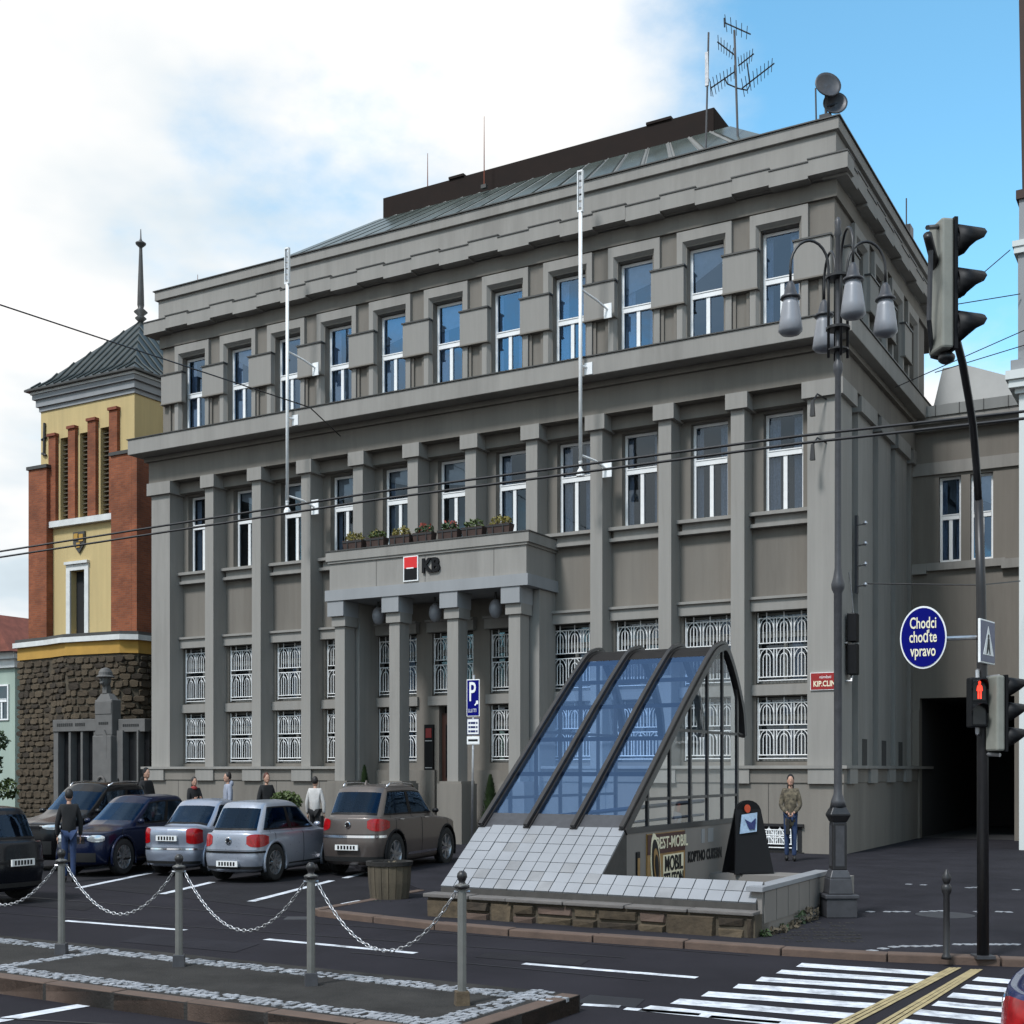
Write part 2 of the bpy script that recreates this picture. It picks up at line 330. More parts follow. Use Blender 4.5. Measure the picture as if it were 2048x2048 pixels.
mat('house_white', (0.62, 0.64, 0.62), 0.9, 0.06, 1.2, streak=True)
mat('dark_brown', (0.05, 0.028, 0.02), 0.8, 0.25, 2)
glass('window_glass', (0.6, 0.66, 0.74), 1.3, 0.02, 0.03, (0.75, 0.88, 1.0))
glass('window_glass_upper', (0.6, 0.7, 0.85), 1.3, 0.02, 0.13, (0.5, 0.72, 1.0))
mat('skylight', (0.06, 0.075, 0.068), 0.25, 0.25, 1.5, metal=0.1)
mat('ridge_dark', (0.016, 0.014, 0.013), 0.75, 0.2, 8, spec=0.2)
glass('canopy_glass', (0.46, 0.66, 1.0), 1.0, 0.015, 0.10, (0.28, 0.52, 1.0))
glass('clear_glass', (0.85, 0.88, 0.9), 0.8, 0.02, 0.0)
glass('car_glass', (0.34, 0.38, 0.42), 1.1, 0.01, 0.0, (0.35, 0.6, 1.0))
emis('red_light', (1.0, 0.06, 0.03), 2.2)
# ------------------------------------------------------------------ ground
PZ = 0.07
def lw(P): return (P.x, P.y)
struct(MB().quad((-900, -300, 0), (900, -300, 0), (900, 1500, 0), (-900, 1500, 0)).build('ground', 'asphalt'))
park = [lw(G(-260, 1775)), lw(G(90, 1768)), lw(G(350, 1794)), lw(G(640, 1830)), lw(G(850, 1790)), lw(BK.w(9, -3.7)), lw(BK.w(-12, -3.7))]
struct(MB().add([(x, y, 0.004) for x, y in park], [tuple(range(len(park)))]).build('parking_area', 'asphalt_old'))
front = [G(640, 1830), G(922, 1862), G(1272, 1887), G(1516, 1903), G(1600, 1911), G(1760, 1919), G(1940, 1926)]
plaza_pts = [lw(p) for p in front] + [(9, 11.3), (20, 14), (22, 40), (2, 42), lw(BK.w(9, -3.6)), lw(G(850, 1790))]
plaza = struct(MB().slab(plaza_pts, -0.05, PZ).build('pavement', 'asphalt_pave'))
strip_pts = [lw(BK.w(-14, -3.6)), lw(BK.w(9.02, -3.6)), lw(BK.w(9.02, 4)), lw(BK.w(-14, 4))]
struct(MB().slab(strip_pts, -0.05, PZ - 0.003).build('pavement', 'asphalt_pave'))
def kerb_line(parent, pts, wid, z0, z1, seg, m, name='kerb_stone', inward=1):
    acc = [0]; P = [Vector((p[0], p[1])) for p in pts]
    for a, b in zip(P, P[1:]): acc.append(acc[-1] + (b - a).length)
    def at(t):
        for i in range(len(P) - 1):
            if t <= acc[i + 1] or i == len(P) - 2:
                return P[i] + (P[i + 1] - P[i]) * ((t - acc[i]) / (acc[i + 1] - acc[i]))
    n = max(1, round(acc[-1] / seg)); g = 0.008
    for i in range(n):
        a, b = at(acc[-1] * i / n), at(acc[-1] * (i + 1) / n); d = (b - a).normalized(); a = a + d * g; b = b - d * g
        nn = Vector((-d.y, d.x)) * wid * inward; j = R.uniform(-0.006, 0.006)
        ps = [a, b, b + nn, a + nn] if inward > 0 else [a, a + nn, b + nn, b]
        ch = nn.normalized() * 0.02
        MB().slab([tuple(p) for p in ps], z0, z1 + j).build(name, m, parent, bevel=0.012)
kerb_line(plaza, [(p.x - 0.02, p.y - 0.16) for p in front] + [(9, 11.12), (14, 12.3)], 0.2, -0.05, PZ + 0.012, 1.05, 'kerb_stone')
kerb_line(plaza, [lw(G(850, 1790) + Vector((-.12, 0, 0))), lw(G(640, 1830) + Vector((-.12, -.06, 0)))], 0.14, -0.05, PZ + 0.01, 0.8, 'kerb_stone')
kerb_line(plaza, [lw(BK.w(-12, -3.78)), lw(BK.w(9, -3.78))], 0.16, -0.05, PZ + 0.012, 1.1, 'kerb_grey')

# foreground traffic island
IZ = 0.14
def gi(u, v): return G(u, v, IZ)
FL, FR, NT, NL = gi(-260, 1843), gi(1160, 1988), gi(900, 2072), gi(-260, 1921)
isl = struct(MB().slab([lw(NL), lw(NT), lw(FR), lw(FL)], -0.05, IZ - 0.006).build('traffic_island', 'concrete_old'))
kerb_line(isl, [lw(NL), lw(NT)], 0.16, -0.05, IZ, 0.85, 'kerb_stone')
kerb_line(isl, [lw(NT), lw(FR)], 0.16, -0.05, IZ, 0.85, 'kerb_stone')
kerb_line(isl, [lw(FL), lw(FR)], 0.14, -0.05, IZ - 0.01, 0.9, 'kerb_grey', inward=-1)
mos = MB()
def mosaic(a, b, rows, size=0.055, off=0.2, skip=0.16):
    a, b = Vector(lw(a)), Vector(lw(b)); d = (b - a); Ln = d.length; d.normalize(); n = Vector((-d.y, d.x)); k = int(Ln / size)
    for r in range(rows):
        for i in range(k):
            if R.random() < skip: continue
            c = a + d * ((i + 0.5) * size + R.uniform(-.008, .008)) + n * (off + r * size + R.uniform(-.008, .008)); h = size * R.uniform(.36, .46); h2 = size * R.uniform(.36, .46)
            t = R.uniform(-.15, .15); dx = Vector((d.x * cos(t) - d.y * sin(t), d.x * sin(t) + d.y * cos(t))); dy = Vector((-dx.y, dx.x)); zt = IZ + R.uniform(-.003, .006)
            ps = [c - dx * h - dy * h2, c + dx * h - dy * h2, c + dx * h + dy * h2, c - dx * h + dy * h2]
            mos.slab([tuple(p) for p in ps], IZ - 0.03, zt)
mosaic(NL, NT, 4, off=0.24); mosaic(FR, FL, 4, off=0.20); mosaic(NT, FR, 4, off=0.24)
mosaic(gi(-10, 1937), gi(238, 1899), 3, off=0.0); 
tag(mos.build('mosaic_border', 'mosaic_white', isl), None, kind='stuff')

# road paint
def stripe(name, a, b, wd, m='road_paint', z=0.0045):
    a, b = Vector(lw(a)), Vector(lw(b)); d = (b - a).normalized(); n = Vector((-d.y, d.x)) * wd / 2; k = max(2, int((b - a).length / 0.25)); mb = MB(); vs = []
    for i in range(k + 1):
        p = a + (b - a) * (i / k); j1, j2 = R.uniform(.9, 1.06), R.uniform(.9, 1.06); vs += [(p.x - n.x * j1, p.y - n.y * j1, z), (p.x + n.x * j2, p.y + n.y * j2, z)]
    mb.add(vs, [(2 * i, 2 * i + 2, 2 * i + 3, 2 * i + 1) for i in range(k)])
    return struct(mb.build(name, m))
for a, b in [((130, 1842), (371, 1861)), ((532, 1879), (831, 1907)), ((1047, 1928), (1394, 1956))]: stripe('lane_line', G(*a), G(*b), 0.11)
for a, b in [((156, 1777), (300, 1747)), ((324, 1789), (425, 1765)), ((502, 1804), (664, 1762)), ((629, 1820), (724, 1802)), ((830, 1777), (872, 1762)), ((690, 1757), (730, 1746)), ((828, 1737), (880, 1727))]: stripe('parking_line', G(*a), G(*b), 0.13, z=0.009)
stripe('lane_line', G(-120, 2062), G(185, 2008), 0.16)
c0 = (1400, 1500); q = 1 / 2.981
def zc(x, y): return (c0[0] + x * q, c0[1] + y * q)
L_end = [(590, 1283), (470, 1323), (350, 1367), (212, 1410), (30, 1455), (-150, 1500)]; R_end = [(1415, 1338), (1335, 1383), (1250, 1428), (1155, 1473), (1035, 1528), (915, 1590)]
for a, b in zip(L_end, R_end): stripe('crossing_stripe', G(*zc(*a)), G(*zc(*b)), 0.25)
for a, b in [((1640, 1366), (1900, 1388)), ((1570, 1411), (1900, 1440)), ((1490, 1463), (1900, 1499)), ((1400, 1513), (1900, 1560)), ((1285, 1563), (1900, 1625)), ((1180, 1622), (1900, 1700)), ((-330, 1540), (800, 1660))]: stripe('crossing_stripe', G(*zc(*a)), G(*zc(*b)), 0.25)
for a, b in [((1497, 1302), (790, 1650)), ((1522, 1302), (835, 1650)), ((1548, 1302), (880, 1650)), ((1625, 1312), (1050, 1650)), ((1650, 1312), (1095, 1650)), ((1675, 1312), (1140, 1650))]: stripe('guide_line', G(*zc(*a)), G(*zc(*b)), 0.035, 'road_paint_yellow', z=0.009)
# worn white edge paint in the near junction mouth
for a, b in [((1165, 2010), (1240, 2014)), ((1250, 2018), (1400, 2030)), ((1420, 2034), (1560, 2046))]: stripe('lane_line', G(*a), G(*b), 0.10)
for a, b, w_ in [((-60, 1786), (620, 1838), .05), ((-60, 1822), (1250, 1916), .035), ((620, 1846), (1500, 1912), .03), ((700, 1905), (1300, 1962), .035), ((-40, 2035), (700, 2075), .04)]: stripe('tar_seam', G(*a), G(*b), w_, 'tar')
for pts_, m_ in (([(300, 1868), (520, 1888), (470, 1905), (240, 1884)], 'asphalt_pave'), ([(980, 1905), (1180, 1920), (1160, 1932), (950, 1915)], 'asphalt_old'), ([(1180, 1990), (1290, 1999), (1270, 2016), (1150, 2006)], 'tar'), ([(30, 1795), (200, 1808), (170, 1822), (0, 1808)], 'asphalt_old')):
    struct(MB().add([(*lw(G(*p_)), .0038) for p_ in pts_[::-1]], [tuple(range(len(pts_)))]).build('asphalt_patch', m_))
dg_ = G(600, 1836); struct(MB().box(dg_.x - .18, dg_.x + .18, dg_.y - .2, dg_.y + .12, -.02, .006).build('drain_grate', 'dark_grey_metal'))
# white setts set in the pavement
mk = MB().box(-.045, .045, -.045, .045, -.02, .006).mesh('marker_sett'); mk.materials.append(M['mosaic_white'])
for x, y in [(1027, 1197), (1092, 1185), (1157, 1175), (1220, 1171), (1285, 1171), (1350, 1171), (1412, 1168), (1535, 1160), (1597, 1160), (1650, 1160), (1735, 1160), (1775, 1160), (1828, 1160), (1880, 1160),
             (1015, 965), (1118, 965), (1172, 965), (1226, 965), (1335, 965), (1390, 962), (1440, 960), (1655, 965), (1785, 965), (1838, 967), (1245, 801), (1333, 805), (1602, 822), (1637, 820), (1885, 834)]:
    p = G(*zc(x, y), PZ); put('marker_sett', mk, None, plaza, (p.x, p.y, PZ), R.uniform(0, 1))
mh = G(*zc(1460, 985), PZ); struct(MB().lathe([(0.0, .0), (.36, 0), (.36, .006), (0, .006)], 28, (mh.x, mh.y, PZ)).build('manhole_cover', 'dark_grey_metal'))

sett = MB()
for i in range(7):
    for j in range(26):
        u_, v_ = 1545 + j * 6.4 + i * 3, 1846 + i * 6.2; pz_ = G(u_, v_, PZ); c = Vector((pz_.x + R.uniform(-.01, .01), pz_.y + R.uniform(-.01, .01))); h = R.uniform(.010, .017)
        if R.random() < .18 + .5 * abs(i - 4) / 5: continue
        sett.slab([(c.x - h, c.y - .03), (c.x + h, c.y - .035), (c.x + h, c.y + .03), (c.x - h, c.y + .028)], PZ - .02, PZ + R.uniform(.002, .009))
tag(sett.build('cobbles', 'concrete_old', plaza), None, kind='stuff')
# ------------------------------------------------------------------ bank building
bank = thing('bank_building', 'long grey three-storey bank with pilasters, deep cornice and columned entrance porch', 'building', BK.w(0, 0), ROT)
PITCH = 1.772; PC = [2.49 + PITCH * i for i in range(10)]; BC = [1.604 + PITCH * k for k in range(11)]
WY = 0.55
gf = []
for k, c in enumerate(BC):
    gf.append((c - .64, c + .64, 3.86, 5.52))
    if k != 5: gf.append((c - .64, c + .64, 2.09, 3.58))
gf.append((BC[5] - .42, BC[5] + .42, PZ, 3.58))
w2 = [(c - .46, c + .46, 7.77, 10.05) for c in BC]
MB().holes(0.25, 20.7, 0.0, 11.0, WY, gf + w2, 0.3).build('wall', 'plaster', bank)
MB().box(20.3, 20.5, WY + .01, 12, 0, 11).box(0.25, 0.3, WY + 0.01, 12, 0, 15).build('wall', 'plaster', bank)
# plinth
MB().box(.08, 7.42, -.12, WY + .05, 0, 1.62).build('plinth', 'plaster_base', bank, bevel=0.01); MB().slab([(13.45, -.12), (20.87, -.12), (20.87, 9), (20.4, 9), (20.4, WY + .05), (13.45, WY + .05)], 0, 1.62).build('plinth', 'plaster_base', bank, bevel=0.01)
for a, b in ((7.42, BC[5] - .5), (BC[5] + .5, 13.45)): MB().box(a, b, WY - .1, WY + .05, 0, 1.9).build('plinth', 'plaster_base', bank)
MB().box(.0, 7.4, -.24, WY, 1.93, 2.0).build('plinth_ledge', 'plaster_trim', bank); MB().slab([(13.47, -.24), (20.97, -.24), (20.97, 9), (20.6, 9), (20.6, WY), (13.47, WY)], 1.93, 2.0).build('plinth_ledge', 'plaster_trim', bank)
MB().box(.06, 7.42, -.15, WY, 1.62, 1.93).build('plinth_band', 'plaster_base', bank); MB().slab([(13.45, -.15), (20.89, -.15), (20.89, 9), (20.6, 9), (20.6, WY), (13.45, WY)], 1.62, 1.93).build('plinth_band', 'plaster_base', bank)
blk = MB().box(-.34, .34, -.21, -.1, 1.6, 1.92).mesh('plinth_block')
for x in [.55] + PC[:3] + PC[6:] + [20.45]:
    if not 7.3 < x < 13.4: put('plinth_block', blk, 'plaster_trim', bank, (x, 0, 0))
for y in (.45, 2.3, 4.15, 5.95): put('plinth_block', blk, None, bank, (20.74, y, 0), pi / 2)
# slabs of the plinth wall are marked by joints
for x in [1.4, 3.2, 5.1, 6.6, 15.2, 17.4, 19.2]: MB().box(x - .008, x + .008, -.123, -.11, .02, 1.6).build('plinth_joint', 'grout', bank)
# piers and pilasters
pil = MB().box(-.16, .16, 0, WY + .02, 2.0, 10.06).mesh('pilaster'); cap = MB().box(-.26, .26, -.1, WY + .02, 10.06, 10.42).mesh('capital')
pil_s = MB().box(-.16, .16, 0, WY + .02, 7.6, 10.06).mesh('pilaster')
for i, x in enumerate(PC):
    put('pilaster', pil_s if 3 <= i <= 6 else pil, 'plaster_trim', bank, (x, 0, 0)); put('capital', cap, 'plaster_trim', bank, (x, 0, 0))
for i in (3, 6): put('pilaster', MB().box(-.16, .16, 0, WY + .02, 2.0, 7.6).mesh('pilaster'), 'plaster_trim', bank, (PC[i] + (-.12 if i == 3 else .12), .02, 0))
for a, b in ((.2, .94), (20.04, 20.75)):
    MB().box(a, b, 0, 1.05 if a > 1 else 1.0, 2.0, 10.06).build('corner_pier', 'plaster_trim', bank)
    MB().box(a - .1, b + .1, -.1, 1.15, 10.06, 10.42).build('capital', 'plaster_trim', bank)
for a, b in ((1.6, 2.95), (3.5, 4.8), (5.3, 6.6), (7.1, 9.0)):
    MB().box(20.3, 20.75, a, b, 2.0, 10.06).build('side_pilaster', 'plaster_trim', bank)
    MB().box(20.5, 20.85, a - .08, b + .08, 10.06, 10.42).build('capital', 'plaster_trim', bank)
    MB().box(20.7, 20.757, a + .35, a + .8, 2.0, 2.62).build('vent_recess', 'grout', bank)
# lintels and bands of the ground floor
lin = MB().box(-.72, .72, .40, WY + .01, 5.52, 5.78).box(-.74, .74, .34, WY + .01, 5.78, 5.84).mesh('lintel')
mid = MB().box(-.72, .72, .46, WY + .01, 3.6, 3.84).mesh('spandrel_band')
sil = MB().box(-.73, .73, .30, WY + .02, 7.68, 7.76).box(-.62, .62, .42, WY + .02, 7.5, 7.68).box(-.72, .72, .36, WY + .02, 7.42, 7.5).mesh('window_sill')
hed = MB().box(-.73, .73, .3, WY + .02, 10.1, 10.44).mesh('window_head')
for k, c in enumerate(BC):
    put('lintel', lin, 'plaster_trim', bank, (c, 0, 0)); put('spandrel_band', mid, 'plaster_trim', bank, (c, 0, 0))
    put('window_head', hed, 'plaster', bank, (c, 0, 0))
    if k not in (4, 5, 6): put('window_sill', sil, 'plaster_trim', bank, (c, 0, 0))
# entablature
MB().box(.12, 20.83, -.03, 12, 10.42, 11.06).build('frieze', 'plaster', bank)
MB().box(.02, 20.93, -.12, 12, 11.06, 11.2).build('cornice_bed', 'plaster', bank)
MB().box(-.16, 21.17, -.6, 12, 11.2, 11.64).build('cornice', 'plaster_trim', bank, bevel=0.015)
MB().box(-.19, 21.2, -.63, 12, 11.642, 11.668).build('cornice_flashing', 'sheet_metal', bank)
# third storey
W3 = [(c - .45, c + .45, 11.75, 14.12) for c in BC]; UY = 0.30
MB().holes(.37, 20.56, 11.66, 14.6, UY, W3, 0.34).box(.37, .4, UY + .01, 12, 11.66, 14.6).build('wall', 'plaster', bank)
SC = [2.1, 3.95, 5.8, 7.65]
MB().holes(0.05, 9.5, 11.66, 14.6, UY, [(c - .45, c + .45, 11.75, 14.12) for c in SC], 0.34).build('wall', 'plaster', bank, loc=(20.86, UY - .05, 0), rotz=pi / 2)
tr = MB()
for s_ in (-1, 1):
    a, b, c2 = s_ * .455, s_ * .53, s_ * .67
    tr.box(min(b, c2), max(b, c2), UY - .10, UY + .01, 11.68, 14.46)
    tr.quad((a, UY + .02, 11.68), (b, UY - .10, 11.68), (b, UY - .10, 14.22), (a, UY + .02, 14.13)) if s_ > 0 else tr.quad((b, UY - .10, 11.68), (a, UY + .02, 11.68), (a, UY + .02, 14.13), (b, UY - .10, 14.22))
tr.box(-.53, .53, UY - .10, UY + .01, 14.22, 14.46).quad((-.53, UY - .10, 14.22), (-.455, UY + .02, 14.13), (.455, UY + .02, 14.13), (.53, UY - .10, 14.22))
trm = tr.mesh('window_surround')
bm_ = MB().box(-.41, .41, .14, UY + .01, 12.80, 13.64).mesh('wall_block'); bf = MB().box(-.44, .44, .11, UY, 13.642, 13.68).mesh('block_flashing'); bf2 = MB().box(-.43, .43, .12, UY, 12.765, 12.798).mesh('block_foot')
ks = MB().box(-.035, .035, UY - .06, UY + .01, 11.68, 12.76).mesh('wall_strip')
for c in BC: put('window_surround', trm, 'plaster_trim', bank, (c, 0, 0))
for x in [.86] + PC + [20.1]:
    b_ = put('wall_block', bm_, 'plaster_trim', bank, (x, 0, 0)); put('block_flashing', bf, 'sheet_metal', b_); put('block_foot', bf2, 'plaster', b_)
    for dx in (-.16, .16): put('wall_strip', ks, 'plaster', bank, (x + dx, 0, 0))
for c in SC: put('window_surround', trm, None, bank, (20.86, c + UY - .05, 0), pi / 2)
for c in (1.15, 3.02, 4.87, 6.72):
    b_ = put('wall_block', bm_, None, bank, (20.86, c + UY - .05, 0), pi / 2); put('block_flashing', bf, None, b_); put('block_foot', bf2, None, b_)
# upper cornice of stepped blocks, parapet
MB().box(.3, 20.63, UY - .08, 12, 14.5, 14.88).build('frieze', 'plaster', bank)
cbk = MB().box(-.44, .44, -.10, .45, 14.87, 15.22).mesh('cornice_block'); cfl = MB().box(-.45, .45, -.12, .45, 15.222, 15.25).mesh('block_flashing')
nb = 24; x0, x1 = -.02, 20.95; st = (x1 - x0) / nb
for i in range(nb):
    o = put('cornice_block', cbk, 'plaster_trim', bank, (x0 + (i + .5) * st, 0, .055 if i % 2 else 0)); put('block_flashing', cfl, 'sheet_metal', o)
for i in range(11):
    o = put('cornice_block', cbk, None, bank, (20.79, .12 + (i + .5) * .88, .07 if i % 2 else 0), pi / 2); put('block_flashing', cfl, None, o)
MB().box(.32, 20.63, .16, 12, 14.9, 15.9).build('parapet', 'plaster_trim', bank)
MB().box(.24, 20.71, .08, 12, 15.9, 16.16).build('parapet_cap', 'plaster_trim', bank, bevel=0.01)
MB().box(.20, 20.75, .04, 12, 16.162, 16.19).build('parapet_flashing', 'sheet_metal', bank)
# skylight roof
rf = MB().box(6.5, 16.75, 3.0, 8, 18.12, 18.72).build('roof_lantern', 'roof_brown', bank)
MB().quad((16.76, 3.0, 18.72), (17.5, 5.0, 17.6), (17.5, 9, 17.6), (16.76, 8, 18.72)).quad((16.76, 3.0, 18.12), (17.5, 3.4, 17.5), (17.5, 5.0, 17.6), (16.76, 3.0, 18.72)).build('lantern_end', 'roof_brown', rf)
for x, l in ((8.8, .5), (14.9, .7)): MB().box(x, x + l, 2.96, 3.4, 18.722, 18.79).build('roof_hatch', 'roof_brown', rf)
rs = MB().add([(1.9, .7, 16.2), (19.4, .7, 16.2), (17.2, 3.0, 18.12), (6.5, 3.0, 18.12), (1.9, 9, 16.2), (6.5, 8, 18.12)], [(0, 1, 2, 3), (4, 0, 3, 5)]).build('roof_slope', 'zinc', bank)
def roofp(t, h): return Vector((1.9 + 17.5 * t + (4.6 - (4.6 + 2.2) * t) * h, .7 + 2.3 * h, 16.2 + 1.92 * h))
for i in range(19):
    t0, t1 = (i + .12) / 19, (i + .88) / 19
    MB().prism([roofp(t0, .1), roofp(t1, .1), roofp(t1, .95), roofp(t0, .95)], (0, -.03, .03)).build('skylight_pane', 'skylight', rs)
    MB().tube([roofp(i / 19, .02), roofp(i / 19, .99)], .035, 4).build('glazing_bar', 'zinc', rs)
# windows ------------------------------------------------------------
def window_mesh(wd, z0, z1, zt, y, bar=.065):
    f = MB(); h = wd / 2
    f.box(-h, -h + bar, y, y + .06, z0, z1).box(h - bar, h, y, y + .06, z0, z1).box(-h + bar, h - bar, y, y + .06, z0, z0 + bar).box(-h + bar, h - bar, y, y + .06, z1 - bar, z1)
    f.box(-h + bar, h - bar, y - .03, y + .06, zt - .07, zt + .07).box(-.045, .045, y - .01, y + .06, z0 + bar, zt - .07)
    f.box(-h + bar, h - bar, y - .045, y - .03, zt + .045, zt + .07)
    return f.mesh('window_frame')
def windows(parent, pts, wd, z0, z1, zt, y, gl, rot=0.0, base=None, seed=0):
    fm = window_mesh(wd, z0, z1, zt, y); h = wd / 2
    pu = MB().quad((-h + .05, y + .03, zt + .05), (h - .05, y + .03, zt + .05), (h - .05, y + .03, z1 - .05), (-h + .05, y + .03, z1 - .05)).mesh('pane')
    pl1 = MB().quad((-h + .05, y + .03, z0 + .05), (-.03, y + .03, z0 + .05), (-.03, y + .03, zt - .05), (-h + .05, y + .03, zt - .05)).mesh('pane')
    pl2 = MB().quad((.03, y + .03, z0 + .05), (h - .05, y + .03, z0 + .05), (h - .05, y + .03, zt - .05), (.03, y + .03, zt - .05)).mesh('pane')
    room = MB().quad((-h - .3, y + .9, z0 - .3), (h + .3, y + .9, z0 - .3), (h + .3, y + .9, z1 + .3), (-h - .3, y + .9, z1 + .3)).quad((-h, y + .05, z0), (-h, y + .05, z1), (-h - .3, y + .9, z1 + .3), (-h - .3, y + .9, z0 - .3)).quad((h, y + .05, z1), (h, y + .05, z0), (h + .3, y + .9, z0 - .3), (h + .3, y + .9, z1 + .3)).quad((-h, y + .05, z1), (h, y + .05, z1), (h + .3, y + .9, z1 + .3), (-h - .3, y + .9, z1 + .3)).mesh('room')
    rr = random.Random(seed)
    for p in pts:
        wo_ = put('window', fm, 'white_paint', parent, p, rot)
        for me in (pu, pl1, pl2): put('pane', me, gl, wo_)
        put('room', room, 'dark_room', wo_)
        c = MB(); k = rr.random()
        if k < .75:
            for s_ in (-1, 1):
                wv = rr.uniform(.10, .24) * (wd / .8); n = 6
                for i in range(n):
                    xa = s_ * (h - .04) - s_ * wv * i / n; xb = s_ * (h - .04) - s_ * wv * (i + 1) / n; ya = y + .16 + (.03 if i % 2 else 0); yb = y + .16 + (0 if i % 2 else .03)
                    c.quad((xa, ya, z0 + .06), (xb, yb, z0 + .06), (xb, yb, z1 - .08), (xa, ya, z1 - .08))
            put('curtain', c.mesh('curtain'), 'curtain', wo_)
        if k > .55:
            put('blind', MB().quad((-h + .06, y + .12, z1 - rr.uniform(.25, .8)), (h - .06, y + .12, z1 - rr.uniform(.25, .8)), (h - .06, y + .12, z1 - .05), (-h + .06, y + .12, z1 - .05)).mesh('blind'), 'blind', wo_)
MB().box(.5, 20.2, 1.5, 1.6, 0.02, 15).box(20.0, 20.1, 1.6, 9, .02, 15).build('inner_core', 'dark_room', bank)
windows(bank, [(c, 0, 0) for c in BC], .89, 11.76, 14.10, 13.0, UY + .2, 'window_glass_upper', seed=3)
windows(bank, [(c, 0, 0) for c in BC], .91, 7.78, 10.04, 9.14, WY + .18, 'window_glass', seed=9)
windows(bank, [(20.86, c + UY - .05, 0) for c in SC], .89, 11.76, 14.10, 13.0, UY + .2, 'window_glass_upper', pi / 2, seed=5)
# grilles ------------------------------------------------------------
def grille_mesh(wd, z0, z1, y, cols=3, t=.0135):
    g = MB(); h = wd / 2
    def bar(xa, za, xb, zb, r=t): g.tube([(xa, y, za), (xb, y, zb)], r, 4, False)
    H_ = z1 - z0; zt, zm1, zm0, zb = z1 - .13, z0 + H_ * .56, z0 + H_ * .48, z0 + .12
    for x in (-h, h): bar(x, z0, x, z1)
    for z in (zt, zm1, zm0, zb, z0 + .04): bar(-h, z, h, z)
    cw = wd / cols
    for i in range(cols):
        a = -h + cw * i + cw * .08; b = a + cw * .84; c = (a + b) / 2
        for lo, hi in ((zb, zm0), (zm1, zt)):
            bar(a, lo, a, hi); bar(b, lo, b, hi); bar(c, lo, c, hi)
            r = cw * .2; top = hi - (hi - lo) * .34
            g.tube([(c - r, y, lo), (c - r, y, top)] + [(c - r * cos(q_), y, top + r * 1.35 * sin(q_)) for q_ in (pi * j / 6 for j in range(1, 6))] + [(c + r, y, top), (c + r, y, lo)], t * .85, 4, False)
            r2 = cw * .40; t2 = hi - r2 * 1.5
            g.tube([(a, y, t2)] + [(c - r2 * cos(q_), y, t2 + r2 * 1.5 * sin(q_)) for q_ in (pi * j / 8 for j in range(1, 8))] + [(b, y, t2)], t * .8, 4, False)
        bar((a + b) / 2, z1 - .13, (a + b) / 2, z1); 
    return g.mesh('grille')
gu, gl_ = grille_mesh(1.22, 3.9, 5.5, WY + .06), grille_mesh(1.22, 2.12, 3.56, WY + .06)
fu = window_mesh(1.26, 3.88, 5.5, 5.0, WY + .2, .05); flw = window_mesh(1.26, 2.1, 3.56, 3.1, WY + .2, .05)
def gpane(z0, z1): return MB().quad((-.62, WY + .24, z0), (.62, WY + .24, z0), (.62, WY + .24, z1), (-.62, WY + .24, z1)).mesh('pane')
def groom(z0, z1): return MB().box(-.75, .75, WY + .3, WY + 1.4, z0 - .1, z1 + .1).mesh('room')
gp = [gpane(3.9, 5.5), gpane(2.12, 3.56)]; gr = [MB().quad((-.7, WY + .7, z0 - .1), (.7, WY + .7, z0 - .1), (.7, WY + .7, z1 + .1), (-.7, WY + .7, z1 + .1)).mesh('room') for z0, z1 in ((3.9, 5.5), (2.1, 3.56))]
rr = random.Random(12)
for k, c in enumerate(BC):
    for lev in (0, 1):
        if lev == 1 and k == 5: continue
        wo_ = put('window', (fu, flw)[lev], 'grey_paint', bank, (c, 0, 0)); put('pane', gp[lev], 'window_glass', wo_); put('room', gr[lev], 'dark_room', wo_)
        z0, z1 = ((3.95, 5.45), (2.15, 3.5))[lev]; cu = MB(); cx = rr.uniform(-.3, .3)
        for i in range(4): cu.quad((cx + .06 * i, WY + .34 + .02 * (i % 2), z0), (cx + .06 * i + .06, WY + .34 + .02 * ((i + 1) % 2), z0), (cx + .06 * i + .06, WY + .34 + .02 * ((i + 1) % 2), z1), (cx + .06 * i, WY + .34 + .02 * (i % 2), z1))
        put('curtain', cu.mesh('curtain'), 'curtain', wo_)
        put('grille', (gu, gl_)[lev], 'white_paint', bank, (c, 0, 0))
# basement grille near the corner
bgx, bgz = BK.px(1532, 1698, -.13); b2, bz2 = BK.px(1568, 1662, -.13)
gb = MB().box(bgx - .05, b2 + .4, -.14, -.13, bgz - .04, bz2 + .1).build('basement_opening', 'dark_room', bank)
gm = grille_mesh(.75, 0, .56, 0, 3, .013); put('grille', gm, 'white_paint', bank, (bgx + .33, -.17, bgz))
MB().box(bgx - .1, b2 + .45, -.26, -.12, bgz - .14, bgz - .05).box(bgx - .1, b2 + .45, -.2, -.12, bz2 + .1, bz2 + .16).build('basement_surround', 'black_metal', bank)
